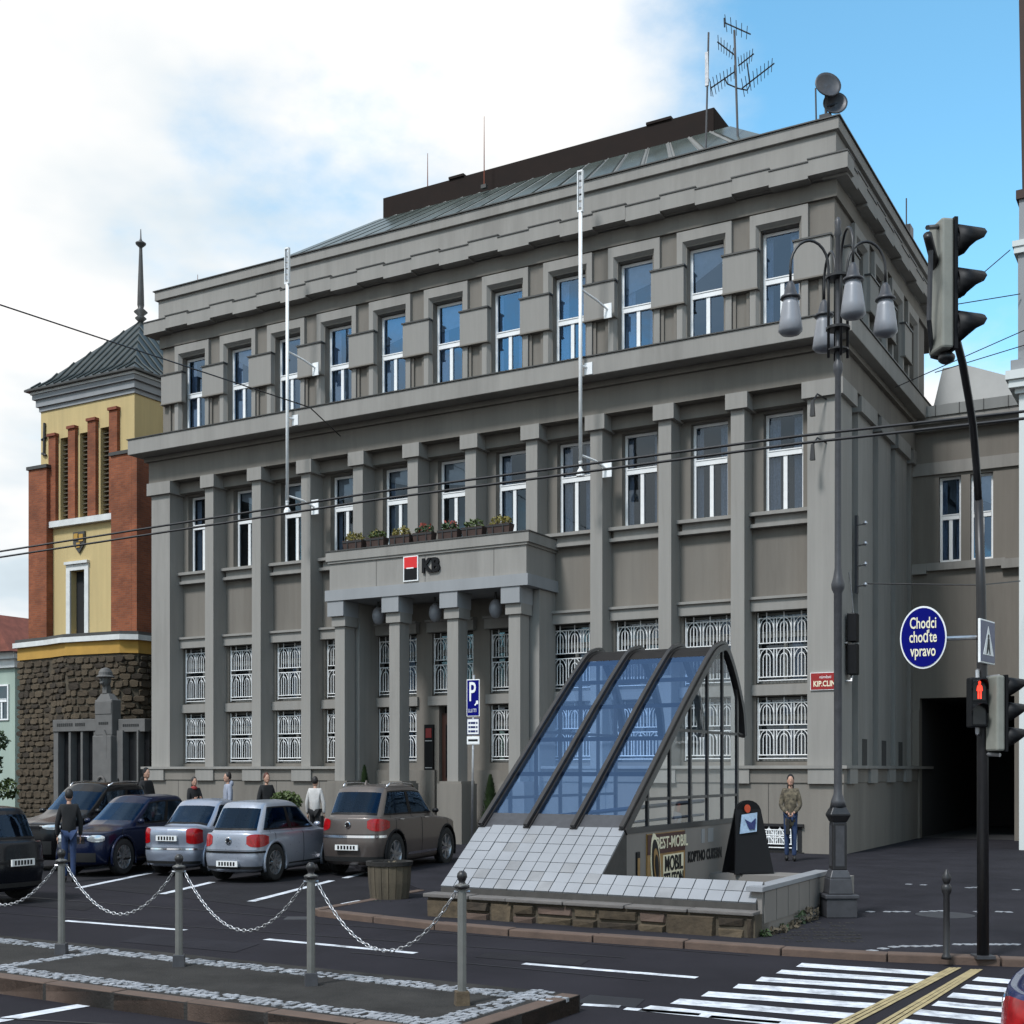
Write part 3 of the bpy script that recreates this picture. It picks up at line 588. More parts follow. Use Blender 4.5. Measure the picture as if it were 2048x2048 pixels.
# entrance porch -----------------------------------------------------
por = MB().box(7.6, 13.5, -.95, WY, 6.6, 7.3).build('porch_parapet', 'plaster_trim', bank)
MB().box(7.5, 13.58, -1.03, WY, 6.32, 6.6).build('porch_beam', 'pale_grey', bank)
MB().box(7.56, 13.54, -.99, WY, 7.3, 7.36).box(7.52, 13.6, -1.02, WY, 7.36, 7.60).build('porch_coping', 'plaster_trim', bank)
MB().box(7.5, 13.62, -1.04, WY, 7.602, 7.63).build('porch_flashing', 'sheet_metal', bank)
for x in (9.1, 10.6, 12.6): MB().box(x - .006, x + .006, -.953, -.94, 6.62, 7.28).build('parapet_joint', 'grout', por)
for x in (7.86, 9.6, 11.36, 13.12):
    c_ = MB().box(x - .16, x + .16, -.86, -.42, 1.62, 5.66).build('column', 'plaster_trim', bank)
    MB().box(x - .22, x + .22, -.92, -.38, 5.66, 5.92).build('neck', 'plaster_trim', c_)
    MB().box(x - .3, x + .22, -1.0, -.34, 5.92, 6.318).build('capital', 'pale_grey', c_)
    MB().box(x - .36, x + .36, -1.02, -.3, PZ, 1.56).box(x - .32, x + .32, -.98, -.34, 1.56, 1.62).build('column_base', 'plaster_base', c_)
for s_, x in ((0, 7.58), (1, 13.0)):
    MB().box(x, x + .5, -.3, WY + .01, PZ, 6.31).build('porch_pier', 'plaster_trim', bank)
for x, z in ((8.7, 5.95), (10.48, 5.92), (12.27, 5.91)):
    l_ = MB().ball((x, -.3, z), .17, .17, .24, 16, 10).build('globe_lamp', 'lamp_glass', bank, smooth=True)
    MB().tube([(x, -.3, z + .2), (x, -.3, 6.33)], .03, 8).build('lamp_stem', 'black_metal', l_)
dr = MB().box(BC[5] - .40, BC[5] + .40, WY + .12, WY + .18, .3, 3.4).build('door', 'door_wood', bank)
for s_ in (-1, 1):
    MB().box(BC[5] + s_ * .2 - .12, BC[5] + s_ * .2 + .12, WY + .09, WY + .12, .5, 1.4).build('door_panel', 'door_wood', dr)
    MB().box(BC[5] + s_ * .2 - .08, BC[5] + s_ * .2 + .08, WY + .105, WY + .12, 1.7, 3.1).build('pane', 'window_glass', dr)
MB().box(BC[5] - .015, BC[5] + .015, WY + .08, WY + .12, .32, 3.38).box(BC[5] - .06, BC[5] - .03, WY + .03, WY + .12, 1.4, 1.9).build('handle', 'steel', dr)
MB().box(BC[5] - .6, BC[5] + .6, -.2, WY + .2, PZ, .19).box(BC[5] - .6, BC[5] + .6, .1, WY + .2, .19, .31).build('door_step', 'kerb_grey', bank)
nb_ = thing('notice_case', 'narrow black notice case on the wall left of the entrance door', 'notice case', BK.w(9.62 + .14, WY), ROT)
MB().box(-.14, .14, -.07, 0, 1.9, 3.1).build('case', 'black_plain', nb_); MB().box(-.09, .09, -.076, -.07, 2.75, 3.0).build('emblem', 'sign_red', nb_); MB().box(-.11, .11, -.08, -.072, 2.66, 2.68).box(-.11, .11, -.08, -.072, 1.95, 1.97).build('frame', 'steel', nb_)
# sign on the porch
sg = thing('bank_sign', 'red and black square logo with black KB letters on the porch parapet', 'sign', BK.w(9.99, -.955), ROT)
MB().box(-.03, .42, -.03, 0, 6.66, 7.30).build('logo_border', 'white_paint', sg)
MB().box(0, .39, -.036, -.03, 6.99, 7.27).build('logo_red', 'red_plain', sg); MB().box(0, .39, -.036, -.03, 6.69, 6.99).build('logo_black', 'black_plain', sg); MB().box(.07, .29, -.042, -.036, 6.975, 7.005).build('logo_bar', 'white_paint', sg)
km = text_mesh('KB', .48, .025, 'LEFT', .92, .018); put('letters', km, 'black_plain', sg, (.53, -.03, 7.0), rot=(pi / 2, 0, 0))
# ------------------------------------------------------------------ gate wing with the dark passage
GY = 7.4
gate = thing('gate_wing', 'brown-grey gate wing with dark drive-through and two tall windows beside the bank', 'building', BK.w(20.5, GY), ROT)
gx = 20.5
W1, W2, OP = (21.42 - gx, 21.98 - gx, 7.42, 9.68), (22.21 - gx, 22.78 - gx, 7.42, 9.68), (.42, 2.80, 0.0, 3.82)
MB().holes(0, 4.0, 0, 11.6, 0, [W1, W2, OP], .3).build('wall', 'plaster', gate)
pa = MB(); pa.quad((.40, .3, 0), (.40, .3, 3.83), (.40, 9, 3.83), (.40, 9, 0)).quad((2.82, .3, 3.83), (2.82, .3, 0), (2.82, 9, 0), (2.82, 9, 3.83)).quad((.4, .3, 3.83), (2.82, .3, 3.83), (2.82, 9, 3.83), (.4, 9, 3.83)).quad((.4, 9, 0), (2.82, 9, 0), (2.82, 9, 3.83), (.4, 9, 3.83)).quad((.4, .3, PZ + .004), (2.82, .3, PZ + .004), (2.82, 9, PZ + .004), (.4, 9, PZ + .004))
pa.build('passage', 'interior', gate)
MB().box(-.1, 4, -.06, .01, 9.76, 10.08).build('string_course', 'plaster_trim', gate)
MB().box(-.1, 4, -.2, .01, 10.9, 11.05).box(-.1, 4, -.36, .01, 11.05, 11.22).build('eaves_cornice', 'plaster_trim', gate)
MB().box(-.1, 4, -.4, .02, 11.222, 11.5).build('gutter_band', 'zinc', gate)
MB().box(.2, 2.6, -.12, .01, 7.2, 7.4).box(-.1, .62, -.17, .01, 7.12, 7.36).box(2.5, 4, -.17, .01, 7.12, 7.36).build('sill_course', 'plaster_trim', gate)
MB().box(-.1, .42, -.07, .01, 2.0, 3.5).build('jamb', 'plaster_base', gate)
for a, b, c, d in (W1, W2):
    windows(gate, [((a + b) / 2, 0, 0)], b - a, c, d, 8.62, .14, 'window_glass_upper', seed=int(a * 100))
MB().add([(.6, .6, 11.5), (4.4, .6, 11.5), (4.4, 6, 11.5), (.6, 6, 11.5), (.75, 1.4, 13.0), (1.35, 1.4, 13.0)], [(0, 1, 5, 4), (1, 2, 5), (2, 3, 4, 5), (3, 0, 4)]).build('roof', 'zinc', gate)
for x in (.9, 1.5, 2.1, 2.7): MB().box(x, x + .02, -.42, -.3, 11.22, 11.5).build('gutter_bracket', 'sheet_metal', gate)

# ------------------------------------------------------------------ pale house on the right
hp = Vector((11.60, 28.7)); RH = Frame(hp.x, hp.y)
house = thing('corner_house', 'pale plastered corner house with ornate cornices at the right edge', 'house', RH.w(0, 0), ROT)
MB().box(0, 9, 0, 9, 0, 10.5).build('wall', 'house_white', house)
MB().box(-.08, 9, -.08, 9, 10.5, 10.62).box(-.2, 9, -.2, 9, 10.62, 10.8).box(-.26, 9, -.26, 9, 10.8, 11.0).build('cornice', 'house_white', house)
MB().box(-.16, 9, -.16, 9, 11.0, 11.25).build('cornice', 'pale_grey', house)
MB().box(-.02, 1.6, -.02, 1.6, 11.25, 13.7).build('turret', 'pale_grey', house)
MB().box(-.10, 1.7, -.10, 1.7, 13.7, 13.85).box(-.13, 1.75, -.13, 1.75, 13.85, 13.98).build('turret_cornice', 'house_white', house)
MB().box(0.0, 1.6, 0.0, 1.6, 13.98, 14.95).build('turret_attic', 'pale_grey', house)
MB().box(-.06, 1.7, -.06, 1.7, 14.95, 15.15).build('turret_cornice', 'dark_brown', house)
MB().tbox((.86, .86), .80, .80, 15.15, 22.0, .90, .90).build('turret_roof', 'dark_brown', house)
for i, (x, z) in enumerate(((.7, 2.6), (.7, 6.6), (2.6, 2.6), (2.6, 6.6))): windows(house, [(x + .6, -.12, 0)], .8, z, z + 2.0, z + 1.3, .02, 'window_glass', seed=40 + i)

# ------------------------------------------------------------------ church tower
tq = PX(269, 1540, 44.0); TW = Frame(tq.x, tq.y)
tower = thing('church_tower', 'yellow and red-brick church tower with slate pyramid roof and tall spire', 'tower', TW.w(0, 0), ROT)
xl, _ = TW.px(82, 800)          # left edge of the plaster body
wT = -xl; dT = 5.2
def tz(v, u=269, y=0.0): return TW.px(u, v, y)[1]
zb = 6.5; zE = tz(786)
lx = [TW.px(u, 950)[0] for u in (103, 117, 142, 156, 181, 197, 224, 240)]
zl0, zl1 = tz(1028, 222) , tz(862, 200)
ho = [(lx[1] + .1, lx[2], zl0, zl1), (lx[3] + .1, lx[4], zl0, zl1 + .05), (lx[5] + .1, lx[6], zl0, zl1 + .1)]
wx0, wx1 = TW.px(142, 1200)[0], TW.px(171, 1200)[0]; wz0, wz1 = tz(1268, 170), tz(1139, 170)
MB().holes(-wT, 0, zb, zE, 0, ho + [(wx0, wx1, wz0, wz1)], .45).build('wall', 'yellow_plaster', tower)
MB().holes(0, dT, zb, zE, 0, [(2.0, 2.5, zl0, zl1), (2.9, 3.4, zl0, zl1)], .4).build('wall', 'yellow_plaster', tower, rotz=pi / 2)
MB().box(-wT, -.02, .5, dT, zb, zE).build('wall', 'dark_room', tower)
for i, (a, b, c, d) in enumerate(ho):
    n = int((d - c) / .16)
    for j in range(n):
        z = c + (j + .3) * .16
        MB().add([(a, .12, z), (b, .12, z), (b, .34, z + .12), (a, .34, z + .12), (a, .12, z + .025), (b, .12, z + .025), (b, .34, z + .145), (a, .34, z + .145)], [(0, 3, 2, 1), (4, 5, 6, 7), (0, 1, 5, 4), (2, 3, 7, 6)]).build('louvre_slat', 'wood_old', tower)
for i, (u0, tv) in enumerate(((0, 863), (2, 855), (4, 847), (6, 834))):
    MB().box(lx[u0], lx[u0 + 1], -.14, .2, zl0, tz(tv, 200) + .1).build('brick_mullion', 'brick', tower)
    MB().box(lx[u0] - .03, lx[u0 + 1] + .03, -.2, .2, tz(tv, 200) + .1, tz(tv, 200) + .2).build('mullion_cap', 'brick_trim', tower)
for y0 in (1.6, 2.55, 3.5): MB().box(-.1, .14, y0, y0 + .32, zl0, zl1 + .7).build('brick_mullion', 'brick', tower)
# buttresses of brick
bl0, bl1 = TW.px(57, 1100, -.3)[0], TW.px(93, 1100, -.3)[0]; br0, br1 = TW.px(222, 1100, -.3)[0], TW.px(263, 1100, -.3)[0]
zr = tz(902, 250, -.3)
for a, b in ((bl0, bl1), (br0, br1)):
    MB().box(a, b, -.3, 1.0, zb, zr - .1).build('brick_buttress', 'brick', tower)
    MB().box(a - .06, b + .06, -.36, 1.06, zr - .1, zr + .02).build('buttress_cap', 'sheet_metal', tower)
MB().box(-.3, .3 + .12, -.296, 1.5, zb, zr - .1).build('brick_buttress', 'brick', tower)
MB().box(bl1 - .01, br0 + .01, -.2, .01, zl0 - .24, zl0 - .02).build('louvre_ledge', 'white_stone', tower)
MB().box(wx0 - .2, wx0, -.06, .01, wz0, wz1 + .22).box(wx1, wx1 + .2, -.06, .01, wz0, wz1 + .22).box(wx0, wx1, -.06, .01, wz1, wz1 + .22).box(wx0 - .22, wx1 + .22, -.14, .01, wz1 + .22, wz1 + .32).build('window_surround', 'white_stone', tower)
MB().quad((wx0, .25, wz0), (wx1, .25, wz0), (wx1, .25, wz1), (wx0, .25, wz1)).build('window', 'dark_room', tower)
sx0, sx1 = TW.px(149, 1080)[0], TW.px(172, 1080)[0]; sz1, sz0 = tz(1064, 160), tz(1107, 160); sm = (sx0 + sx1) / 2
sh = MB().prism([(sx0, 0, sz1), (sx0, 0, sz0 + .35), (sm, 0, sz0), (sx1, 0, sz0 + .35), (sx1, 0, sz1)], (0, -.07, 0)).build('coat_of_arms', 'sheet_metal', tower)
MB().box(sx0 + .06, sm - .03, -.1, -.07, sz1 - .3, sz1 - .06).box(sm + .03, sx1 - .06, -.1, -.07, sz1 - .36, sz1 - .1).box(sm - .1, sm + .08, -.1, -.07, sz0 + .2, sz0 + .38).build('shield_charge', 'ochre', sh)
tx, tz0_ = TW.px(90, 910)
MB().tube([(tx, -.05, tz(912, 90)), (tx + .03, -.05, tz(847, 90))], .05, 6).tube([(tx - .12, -.05, tz(880, 90)), (tx + .14, -.05, tz(875, 90))], .045, 6).tube([(tx - .1, -.05, tz(907, 90)), (tx + .12, -.05, tz(912, 90))], .045, 6).build('wall_tie', 'black_metal', tower)
# cornice and roof
c_ = MB()
for dz, e in ((0, .05), (.16, .13), (.42, .22)): c_.box(-wT - e, e, -e, dT + e, zE + dz, zE + dz + (.17 if dz == 0 else .27))
c_.build('cornice', 'pale_grey', tower); MB().box(-wT - .27, .27, -.27, dT + .27, zE + .60, zE + .69).build('cornice_lip', 'white_stone', tower)
MB().box(-wT - .42, .42, -.42, dT + .42, zE + .692, zE + .76).build('gutter', 'sheet_metal', tower)
zR = zE + .76; ap = Vector((-wT / 2, dT / 2, 0)); zA = 1.9 + (1540 - 640) / FPX * (44 + 3.4)
def flare(t): return t ** 1.25
MB().add([(-wT - .42, -.42, zR), (.42, -.42, zR), (.42, dT + .42, zR), (-wT - .42, dT + .42, zR),
          *[(ap.x + sx_ * (wT / 2 + .42) * .82, ap.y + sy_ * (dT / 2 + .42) * .82, zR + (zA - zR) * .13) for sx_, sy_ in ((-1, -1), (1, -1), (1, 1), (-1, 1))], (ap.x, ap.y, zA)],
         [(0, 1, 5, 4), (1, 2, 6, 5), (2, 3, 7, 6), (3, 0, 4, 7), (4, 5, 8), (5, 6, 8), (6, 7, 8), (7, 4, 8)]).build('roof', 'slate', tower)
for side_ in range(2):
    for i in range(1, 14):
        t = i / 14
        if side_ == 0: p0 = Vector((-wT - .42 + (wT + .84) * t, -.44, zR)); e0, e1 = Vector((-wT - .42, -.42, zR)), Vector((.42, -.42, zR))
        else: p0 = Vector((.44, -.42 + (dT + .84) * t, zR))
        # seam runs straight up the slope until it meets the hip
        hm = min(t, 1 - t) * 2
        def hz(i_): return i_ / .18 * .13 if i_ < .18 else .13 + (i_ - .18) / .82 * .87
        def sp(i_):
            q2 = p0.lerp(Vector((p0.x, ap.y, 0)) if side_ == 0 else Vector((ap.x, p0.y, 0)), i_); q2.z = zR + (zA - zR) * hz(i_) + .02; return q2
        MB().tube([sp(0), sp(min(.18, hm * .9)), sp(max(hm, .19) - .005 if hm > .2 else hm)], .03, 4).build('roof_seam', 'slate', tower)
sp_ = MB().lathe([(.05, -.3), (.10, 0), (.22, .12), (.11, .22), (.26, .36), (.10, .5), (.13, .62), (.115, 1.2), (.06, 2.75), (.06, 2.8), (.19, 2.92), (.20, 2.97), (.06, 3.06), (.03, 3.15), (.015, 3.5)], 14, (ap.x, ap.y, zA - .05)).build('spire', 'sheet_metal', tower, smooth=True)
# ledge, ochre band and rubble base
poly = [(bl0 - .55, -.35), (bl1 + .6, -.65), (-wT * .5, -.95), (br1 - .1, -.75), (.55, -.35), (.62, 2.5), (bl0 - .5, 2.5)]
def grow(e): 
    cx_, cy_ = -wT / 2, 1.0
    return [(x + (e if x > cx_ else -e), y - (e if y < cy_ else 0)) for x, y in poly]
MB().slab(grow(.12), zb - .1, zb + .08).build('base_ledge', 'white_stone', tower); MB().slab(grow(.06), zb + .081, zb + .2).build('ledge_flashing', 'sheet_metal', tower)
MB().slab(grow(0), zb - .55, zb - .1).build('ochre_band', 'ochre', tower)
MB().slab(grow(-.06), 0, zb - .55).build('base_core', 'mortar', tower)
stn = []
for i in range(8):
    rs_ = random.Random(100 + i); mb = MB(); n = 8; pts = []
    for j in range(n):
        a_ = 2 * pi * (j + .5) / n + rs_.uniform(-.12, .12); e = .62; pts.append((abs(cos(a_)) ** e * (1 if cos(a_) > 0 else -1) * rs_.uniform(.44, .52), abs(sin(a_)) ** e * (1 if sin(a_) > 0 else -1) * rs_.uniform(.42, .52)))
    tl = [rs_.uniform(.75, 1.1) for _ in range(n)]
    mb.add([(x, 0, z) for x, z in pts] + [(x * .88, -tl[q2], z * .84) for q2, (x, z) in enumerate(pts)], [tuple(range(n, 2 * n))] + [(j, (j + 1) % n, n + (j + 1) % n, n + j) for j in range(n)])
    me = mb.mesh('rubble_stone'); me.materials.append(M[('rubble_a', 'rubble_b', 'rubble_c')[i % 3]]); stn.append((me, mb))
edges = [(poly[i], poly[i + 1]) for i in range(5)]
cnt = 0; rest = MB()
for (ax, ay), (bx, by) in edges:
    Ln = sqrt((bx - ax) ** 2 + (by - ay) ** 2); an = atan2(by - ay, bx - ax); z = zb - .60
    while z > .3:
        hgt = R.uniform(.15, .30); z -= hgt / 2; x = R.uniform(-.1, .1)
        while x < Ln:
            wd_ = R.uniform(.22, .62); f = (x + wd_ / 2) / Ln
            if f < 1.01:
                px_, py_ = ax + (bx - ax) * f, ay + (by - ay) * f + .04; me, src = R.choice(stn); dz_ = R.uniform(.03, .08); rz_ = z + R.uniform(-.02, .02)
                if cnt < 280 and z > 2.2:
                    o = put('rubble_stone', me, None, tower, (px_, py_, rz_), an); o.scale = (wd_ * 1.0, dz_, hgt * 1.0); cnt += 1
                else: rest.add([(px_ + (q2[0] * wd_) * cos(an) - q2[1] * dz_ * sin(an), py_ + (q2[0] * wd_) * sin(an) + q2[1] * dz_ * cos(an), rz_ + q2[2] * hgt) for q2 in src.v], src.f)
            x += wd_
        z -= hgt / 2
rest.build('rubble_facing', 'rubble_a', tower)['kind'] = 'stuff'
MB().box(.62, .70, .5, 1.1, 3.4, 5.6).build('base_window', 'dark_room', tower)

# ------------------------------------------------------------------ war memorial
mq = PX(115, 1540, 41.5); ME = Frame(mq.x, mq.y)
mem = thing('war_memorial', 'grey stone memorial with dark panels and a helmeted bust on its tall stele', 'memorial', ME.w(0, 0), ROT)
def mx_(u): return ME.px(u, 1540)[0]
def mz_(v, u=160): return ME.px(u, v)[1]
zt_ = mz_(1439); zl_ = mz_(1463); x_ = {u: mx_(u) for u in (115, 124, 145, 149, 169, 173, 195, 205, 241, 253, 281, 284, 294)}
MB().box(x_[115], x_[205], -.2, .35, zl_, zt_).box(x_[241], x_[294], -.1, .35, zl_ - .05, zt_ - .03).build('lintel', 'memorial_stone', mem, bevel=.015)
for a, b in ((115, 124), (145, 149), (169, 173), (195, 205), (241, 253), (281, 284)):
    MB().box(x_[a], x_[b], -.16, .3, 0, zl_).build('post', 'memorial_stone', mem)
for a, b in ((124, 145), (149, 169), (173, 195), (253, 281), (284, 294)): MB().box(x_[a], x_[b], .1, .2, 0, zl_).build('dark_panel', 'black_stone', mem)
xs0, xs1 = mx_(206), mx_(240); cxs = (xs0 + xs1) / 2
st_ = MB().box(xs0 - .05, xs1 + .02, -.40, .1, 0, 3.0).box(xs0, xs1, -.34, .05, 3.0, mz_(1400, 222)).build('stele', 'memorial_stone', mem, bevel=.03)
zs = mz_(1398, 222)
hd = MB()
hd.tbox((cxs, -.16), .36, .2, zs - .5, zs - .12, .37, .2).tbox((cxs, -.16), .37, .2, zs - .12, zs + .16, .17, .12).tbox((cxs, -.2), .10, .10, zs + .16, zs + .45, .085, .09)
hd.ball((cxs, -.24, zs + .6), .15, .19, .24, 14, 10).ball((cxs, -.40, zs + .5), .08, .06, .06)
hd.lathe([(.30, 0), (.29, .03), (.23, .06), (.22, .16), (.15, .27), (.03, .31)], 18, (cxs, -.24, zs + .68), .85, 1.05)
hd.ball((cxs, -.43, zs + .58), .03, .05, .06)
hd.build('bust', 'memorial_stone', mem, bevel=.03)
MB().prism([(cxs - .1, -.345, zs - 1.7), (cxs + .2, -.345, zs - 1.9), (cxs + .22, -.345, zs - 1.2), (cxs + .1, -.345, zs - 1.0)], (0, -.06, 0)).build('relief', 'memorial_stone', st_)
wr = MB(); n = 24
for i in range(n):
    a0, a1 = 2 * pi * i / n, 2 * pi * (i + 1) / n
    wr.tube([(cxs + .17 * cos(a0), -.43, mz_(1567, 222) + .22 * sin(a0)), (cxs + .17 * cos(a1), -.43, mz_(1567, 222) + .22 * sin(a1))], .04, 6, False)
wr.build('wreath', 'kerb_grey', st_)
ins = MB()
for x in range(14):
    if x != 8: ins.box(x_[124] + x * .095, x_[124] + x * .095 + .06, -.212, -.2, zl_ + .17, zl_ + .27)
for x in range(5): ins.box(cxs - .2 + x * .09, cxs - .2 + x * .09 + .06, -.352, -.34, 3.35, 3.43)
for x in range(8): ins.box(x_[253] - .05 + x * .09, x_[253] - .05 + x * .09 + .06, -.112, -.1, zl_ + .12, zl_ + .2)
ins.build('inscription', 'black_stone', mem)

# ------------------------------------------------------------------ house at the left edge
gq = PX(30, 1540, 52.0); GH = Frame(gq.x, gq.y)
gh = thing('green_house', 'pale green house with red tiled roof at the left edge', 'house', GH.w(0, 0), ROT)
zq = lambda v: GH.px(30, v)[1]
MB().box(-9, 0, 0, 8, 0, zq(1335)).build('wall', 'pale_green', gh)
MB().box(-9.1, .15, -.15, 8, zq(1335), zq(1318)).box(-9.1, .3, -.3, 8, zq(1318), zq(1300)).build('eaves', 'white_stone', gh)
ze, zr_ = zq(1300), zq(1228)
MB().prism([(.2, -.3, ze), (-4.4, -.3, zr_ + .3), (-9.1, -.3, ze)], (0, 9, 0)).build('gable', 'dark_brown', gh)
MB().add([(.45, -.6, ze - .1), (-.8, -.6, zr_), (-9, -.6, zr_ + .4), (-9, 9, zr_ + .4), (-.8, 9, zr_), (.45, 9, ze - .1), (-9, -.7, ze)], [(0, 5, 4, 1), (1, 4, 3, 2), (0, 1, 2, 6)]).build('roof', 'roof_tile_red', gh)
windows(gh, [(-.75, -.08, 0)], .8, zq(1440), zq(1368), zq(1400), .02, 'window_glass', seed=77)

# ------------------------------------------------------------------ things on the bank
def bw(x, y, z=0.0): return BK.w(x, y, z)
for i, (x, lab) in enumerate(((6.05, 'white flagpole on the left half of the bank front'), (14.87, 'white flagpole on the right half of the bank front'))):
    t = thing('flagpole', lab, 'flagpole', bw(x, -.8, 9.1), ROT, 'flagpoles on the bank front')
    MB().tube([(0, 0, 0), (0, 0, 5.9)], .045, 10).build('pole', 'white_paint', t, smooth=True)
    MB().box(-.07, -.05, -.04, .04, 5.9, 6.88).box(.05, .07, -.04, .04, 5.9, 6.88).box(-.05, .05, -.04, .04, 5.9, 5.94).box(-.05, .05, -.04, .04, 6.84, 6.88).build('banner_frame', 'white_paint', t)
    ltr = MB()
    for j in range(5): ltr.box(-.045, .045, -.01, .01, 6.02 + j * .16, 6.02 + j * .16 + .11)
    ltr.build('banner_letters', 'steel', t)
    MB().tube([(0, 0, 4.1), (.2, .45, 3.95), (.34, .8, 3.8)], .025, 6).box(.24, .44, .77, .80, 3.6, 3.95).build('bracket', 'white_paint', t); MB().tube([(0, 0, 2.3), (.08, .2, 2.3)], .03, 6).box(.02, .22, .17, .2, 2.12, 2.4).build('bracket', 'white_paint', t)
    MB().tube([(0, 0, .2), (.2, .4, .12), (.3, .8, 0)], .03, 6).box(.2, .44, .77, .8, -.2, .2).lathe([(.10, -.3), (.09, -.2), (.03, -.1), (.05, .05)], 10).build('bracket', 'white_paint', t)
def leaves(mb, c, r, n, size, seed, flat=.0):
    q_ = random.Random(seed)
    for _ in range(n):
        while True:
            d = Vector((q_.uniform(-1, 1), q_.uniform(-1, 1), q_.uniform(-1, 1)))
            if .15 < d.length < 1: break
        d *= (d.length ** -.4)
        if d.length > 1.12: d *= 1.12 / d.length
        p = Vector(c) + Vector((d.x * r[0], d.y * r[1], d.z * r[2]))
        a = Vector((q_.uniform(-1, 1), q_.uniform(-1, 1), q_.uniform(-1, 1))).normalized(); b = a.orthogonal().normalized(); s_ = size * q_.uniform(.6, 1.3)
        mb.quad(p - a * s_, p + b * s_ * .5, p + a * s_, p - b * s_ * .5)
    return mb
fb = [(7.93, 8.55), (8.69, 9.25), (9.43, 10.05), (10.14, 10.72), (10.89, 11.48), (11.6, 12.2), (12.33, 12.97)]
fm_ = ['leaf_yellow', 'leaf_mid', 'leaf_yellow', 'leaf_dark', 'leaf_dark', 'leaf_mid', 'leaf_yellow']
ord_ = ['leftmost', 'second', 'third', 'fourth', 'fifth', 'sixth', 'rightmost']
for i, (a, b) in enumerate(fb):
    t = thing('flower_box', f'{ord_[i]} flower box of the seven along the porch balcony' if i not in (0, 6) else f'{ord_[i]} of the seven flower boxes along the porch balcony', 'flower box', bw((a + b) / 2, -.72, 7.632), ROT, 'flower boxes on the porch balcony')
    h = (b - a) / 2
    MB().tbox((0, 0), h * .9, .10, 0, .26, h, .13).build('trough', 'terracotta', t); MB().box(-h, h, -.135, -.125, .2, .24).box(-h * .5, -h * .5 + .03, -.14, -.125, .0, .25).box(h * .4, h * .4 + .03, -.14, -.125, 0, .25).build('rail', 'black_metal', t)
    leaves(MB(), (0, 0, .33), (h * .95, .14, .13), 150, .05, 50 + i).build('foliage', fm_[i], t)
    if i != 5: leaves(MB(), (0, -.02, .38), (h * .8, .12, .13), 34, .04, 80 + i).build('flowers', 'flower_red' if i in (3, 4) else 'leaf_yellow', t)['kind'] = 'stuff'
# street name plate, wall boxes
t = thing('street_name_plate', 'dark red street name plate on the corner pier of the bank', 'sign', bw(20.13, -.02, 3.66), ROT)
MB().box(0, .56, -.02, .02, 0, .36).build('plate', 'sign_red', t); MB().box(-.012, .572, -.016, .015, -.012, .372).build('plate_edge', 'white_paint', t)
put('lettering', text_mesh('náměstí', .09, .002, 'CENTER', .9), 'white_paint', t, (.32, -.022, .27), rot=(pi / 2, 0, 0)); put('lettering', text_mesh('KIP.CLIN', .17, .002, 'CENTER', .75, .004), 'sign_cream', t, (.30, -.022, .12), rot=(pi / 2, 0, 0))
t = thing('wall_speaker', 'tall black double box with bracket on the bank corner beside the lamp post', 'wall box', bw(20.78, .55, 4.0), ROT)
MB().box(0.02, .22, -.14, .16, .72, 1.35).build('speaker_box', 'black_plain', t, bevel=.02); MB().box(0.02, .22, -.13, .17, .0, .68).build('speaker_box', 'black_plain', t, bevel=.02)
MB().box(-.03, .04, -.16, .18, .685, .715).tube([(.1, 0, 0), (.1, -.05, -.14), (-.02, -.05, -.14)], .03, 6).tube([(.12, .05, 1.35), (.05, .2, 1.75), (-.02, .22, 2.3)], .012, 4).build('bracket', 'steel', t)
t = thing('insulator_rack', 'vertical rack of insulators and brackets on the side wall of the bank', 'bracket', bw(20.76, 1.3, 5.9), ROT)
MB().box(0, .06, -.06, .06, 0, 1.75).build('rail', 'dark_grey_metal', t)
for i in range(4): MB().tube([(0, 0, .15 + i * .46), (.25, -.1, .15 + i * .46)], .02, 6).lathe([(.03, 0), (.06, .04), (.03, .09)], 8, (.25, -.1, .12 + i * .46)).build('insulator', 'steel', t)
for i, (x, z, lab) in enumerate(((20.3, 9.75, 'upper small black wall lamp on the bank corner pier'), (20.3, 8.8, 'lower small black wall lamp on the bank corner pier'))):
    t = thing('wall_floodlight', lab, 'wall lamp', bw(x, 0, z), ROT, 'small lamps on the corner pier')
    MB().tube([(.16, -.01, .25), (.05, -.3, .3), (-.02, -.42, .12)], .02, 6).build('arm', 'black_metal', t); MB().tbox((-.02, -.42), .05, .05, -.2, .14, .03, .03).build('head', 'black_metal', t)
# antennas and dishes on the roof
def rod(mb, a, b, r=.02): mb.tube([a, b], r, 5); return mb
t = thing('tv_antenna_mast', 'tall mast carrying several TV antennas above the bank roof', 'antenna', bw(18.2, 1.9, 16.15), ROT)
ax_ = BK.px(1478, 269, 1.9)[0] - 18.2; zt2 = BK.px(1467, 61, 1.9)[1] - 16.15
m_ = MB(); rod(m_, (ax_, 0, 0), (ax_ - .12, 0, zt2), .03); rod(m_, (ax_ - .02, 0, -.4), (ax_, 0, 0), .05); m_.build('mast', 'dark_grey_metal', t)
def apt(x, y): u, v = 1350 + x * .3613, y * .3613; a, z = BK.px(u, v, 1.9); return Vector((a - 18.2, 0, z - 16.15))
def yagi(p, q, n, ln, nm='yagi'):
    p, q = apt(*p), apt(*q); mb = MB(); rod(mb, p, q, .018); d = (q - p).normalized()
    for i in range(n):
        c = p.lerp(q, (i + .3) / n); l = ln * (1 - .35 * i / n); rod(mb, c + Vector((.1, -l, .0)), c + Vector((-.1, l, 0)), .009)
    mb.build(nm, 'black_metal', t)
yagi((273, 125), (418, 190), 5, .35); yagi((235, 232), (330, 305), 6, .3); yagi((195, 490), (340, 390), 8, .4); yagi((350, 365), (437, 297), 6, .35); yagi((370, 490), (550, 350), 9, .4)
